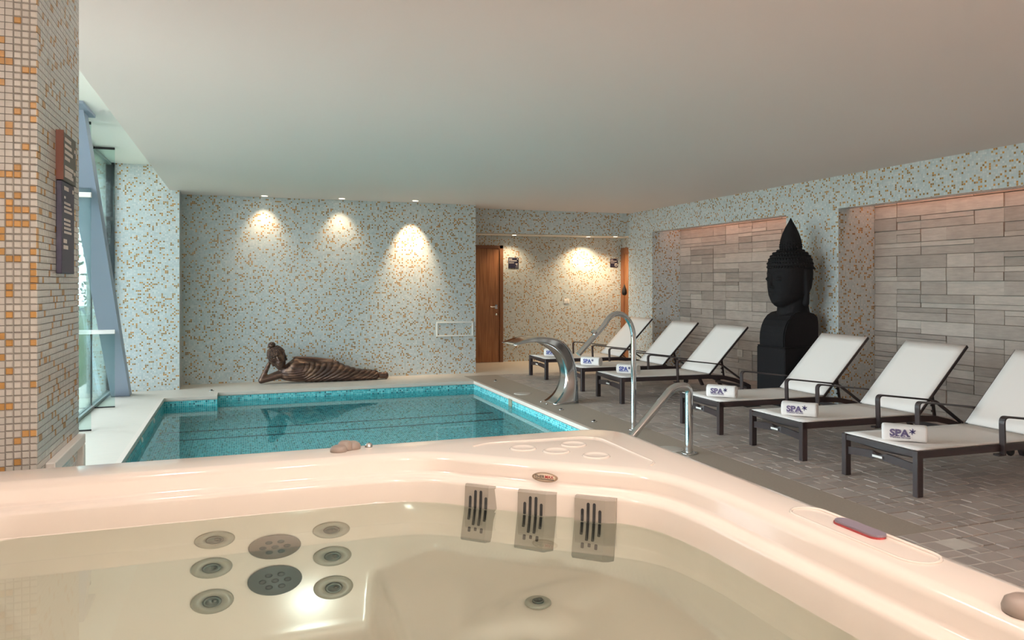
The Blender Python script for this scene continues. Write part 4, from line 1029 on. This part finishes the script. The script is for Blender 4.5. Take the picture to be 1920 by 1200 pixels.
# head tilted
Rh = Matrix.Rotation(-.42, 3, 'Y')
HSC = 1.22; hc = Vector((.262,-.03,.385))
def hp(x, y, z): return hc + Rh @ (Vector((x, y, z))*HSC)
def es(*r): return tuple(q*HSC for q in r)
ell(bm, hp(0,0,.02), es(.092,.105,.112), Rh); ell(bm, hp(.004,-.03,-.06), es(.066,.07,.075), Rh); ell(bm, hp(.0,-.055,-.10), es(.03,.03,.03), Rh)
caps(bm, hp(.0,-.10,.02), hp(.0,-.118,-.028), .010, .017); 
for s_ in (-1, 1):
    ell(bm, hp(s_*.036,-.093,.012), es(.020,.012,.007), Rh); ell(bm, hp(s_*.036,-.096,.032), es(.026,.010,.004), Rh)
    caps(bm, hp(s_*.092,-.01,.02), hp(s_*.084,-.012,-.075), .014, .012, 8, 4)
ell(bm, hp(0,-.104,-.062), es(.022,.010,.006), Rh); ell(bm, hp(0,-.100,-.074), es(.018,.010,.005), Rh)
ell(bm, (1.78,-.02,.062), (.085,.045,.050), Matrix.Rotation(.1,3,'Y')); ell(bm, (1.84,-.02,.058), (.035,.045,.055)); ell(bm, (1.76,.05,.06), (.09,.04,.045))
def folds(co, no):
    x, y, z = co.T; fr_ = np.clip(-no[:,1]*.5+.65, 0, 1)
    s1 = sm(x, .56, .72)*(1-sm(x, 1.69, 1.71))*(1-sm(z, .27, .31))
    ph = (x + 4.2*(.28-z)**2)*2*PI/.072*(1-.12*sm(x,.6,1.7))
    d = (np.abs(np.sin(ph/2))**.7-.6)*.019*s1*fr_
    s2 = sm(x, .30, .36)*(1-sm(x, .62, .74))*(1-sm(z, .15, .20))*sm(-no[:,1], 0, .5)
    d += (np.abs(np.sin((z - .22*(x-.45)**2*3)*2*PI/.034/2))-.5)*.008*s2
    return co + no*d[:,None]
body = remeshed('figure', bm, M_BRONZE, rec, .0075, 3, post=folds)
# coiled hair and bun as its own part
bm = bmesh.new()
for k_ in range(8):
    t = k_/7; zz = .035+.085*t; r_h = .106*math.sqrt(max(.05, 1-(zz/.142)**2))
    n_ = max(8, int(2*PI*r_h/.017))
    for j in range(n_):
        a = 2*PI*(j+.5*(k_%2))/n_
        p_ = hp(r_h*math.cos(a)*.97, r_h*math.sin(a)*1.06, zz)
        bmesh.ops.create_icosphere(bm, subdivisions=1, radius=.014, matrix=Matrix.Translation(p_))
bmesh.ops.create_uvsphere(bm, u_segments=18, v_segments=12, radius=.050, matrix=Matrix.Translation(hp(0,.01,.148)))
for j in range(30):
    a = j*2.4; u = 1-j/30*1.1; s_ = math.sqrt(max(0,1-u*u)); bmesh.ops.create_icosphere(bm, subdivisions=1, radius=.010, matrix=Matrix.Translation(hp(.042*s_*math.cos(a), .01+.042*s_*math.sin(a), .148+.042*u)))
MB().addbm(bm, smooth=True).build('coiled_hair', M_BRONZE, rec, recalc=False)
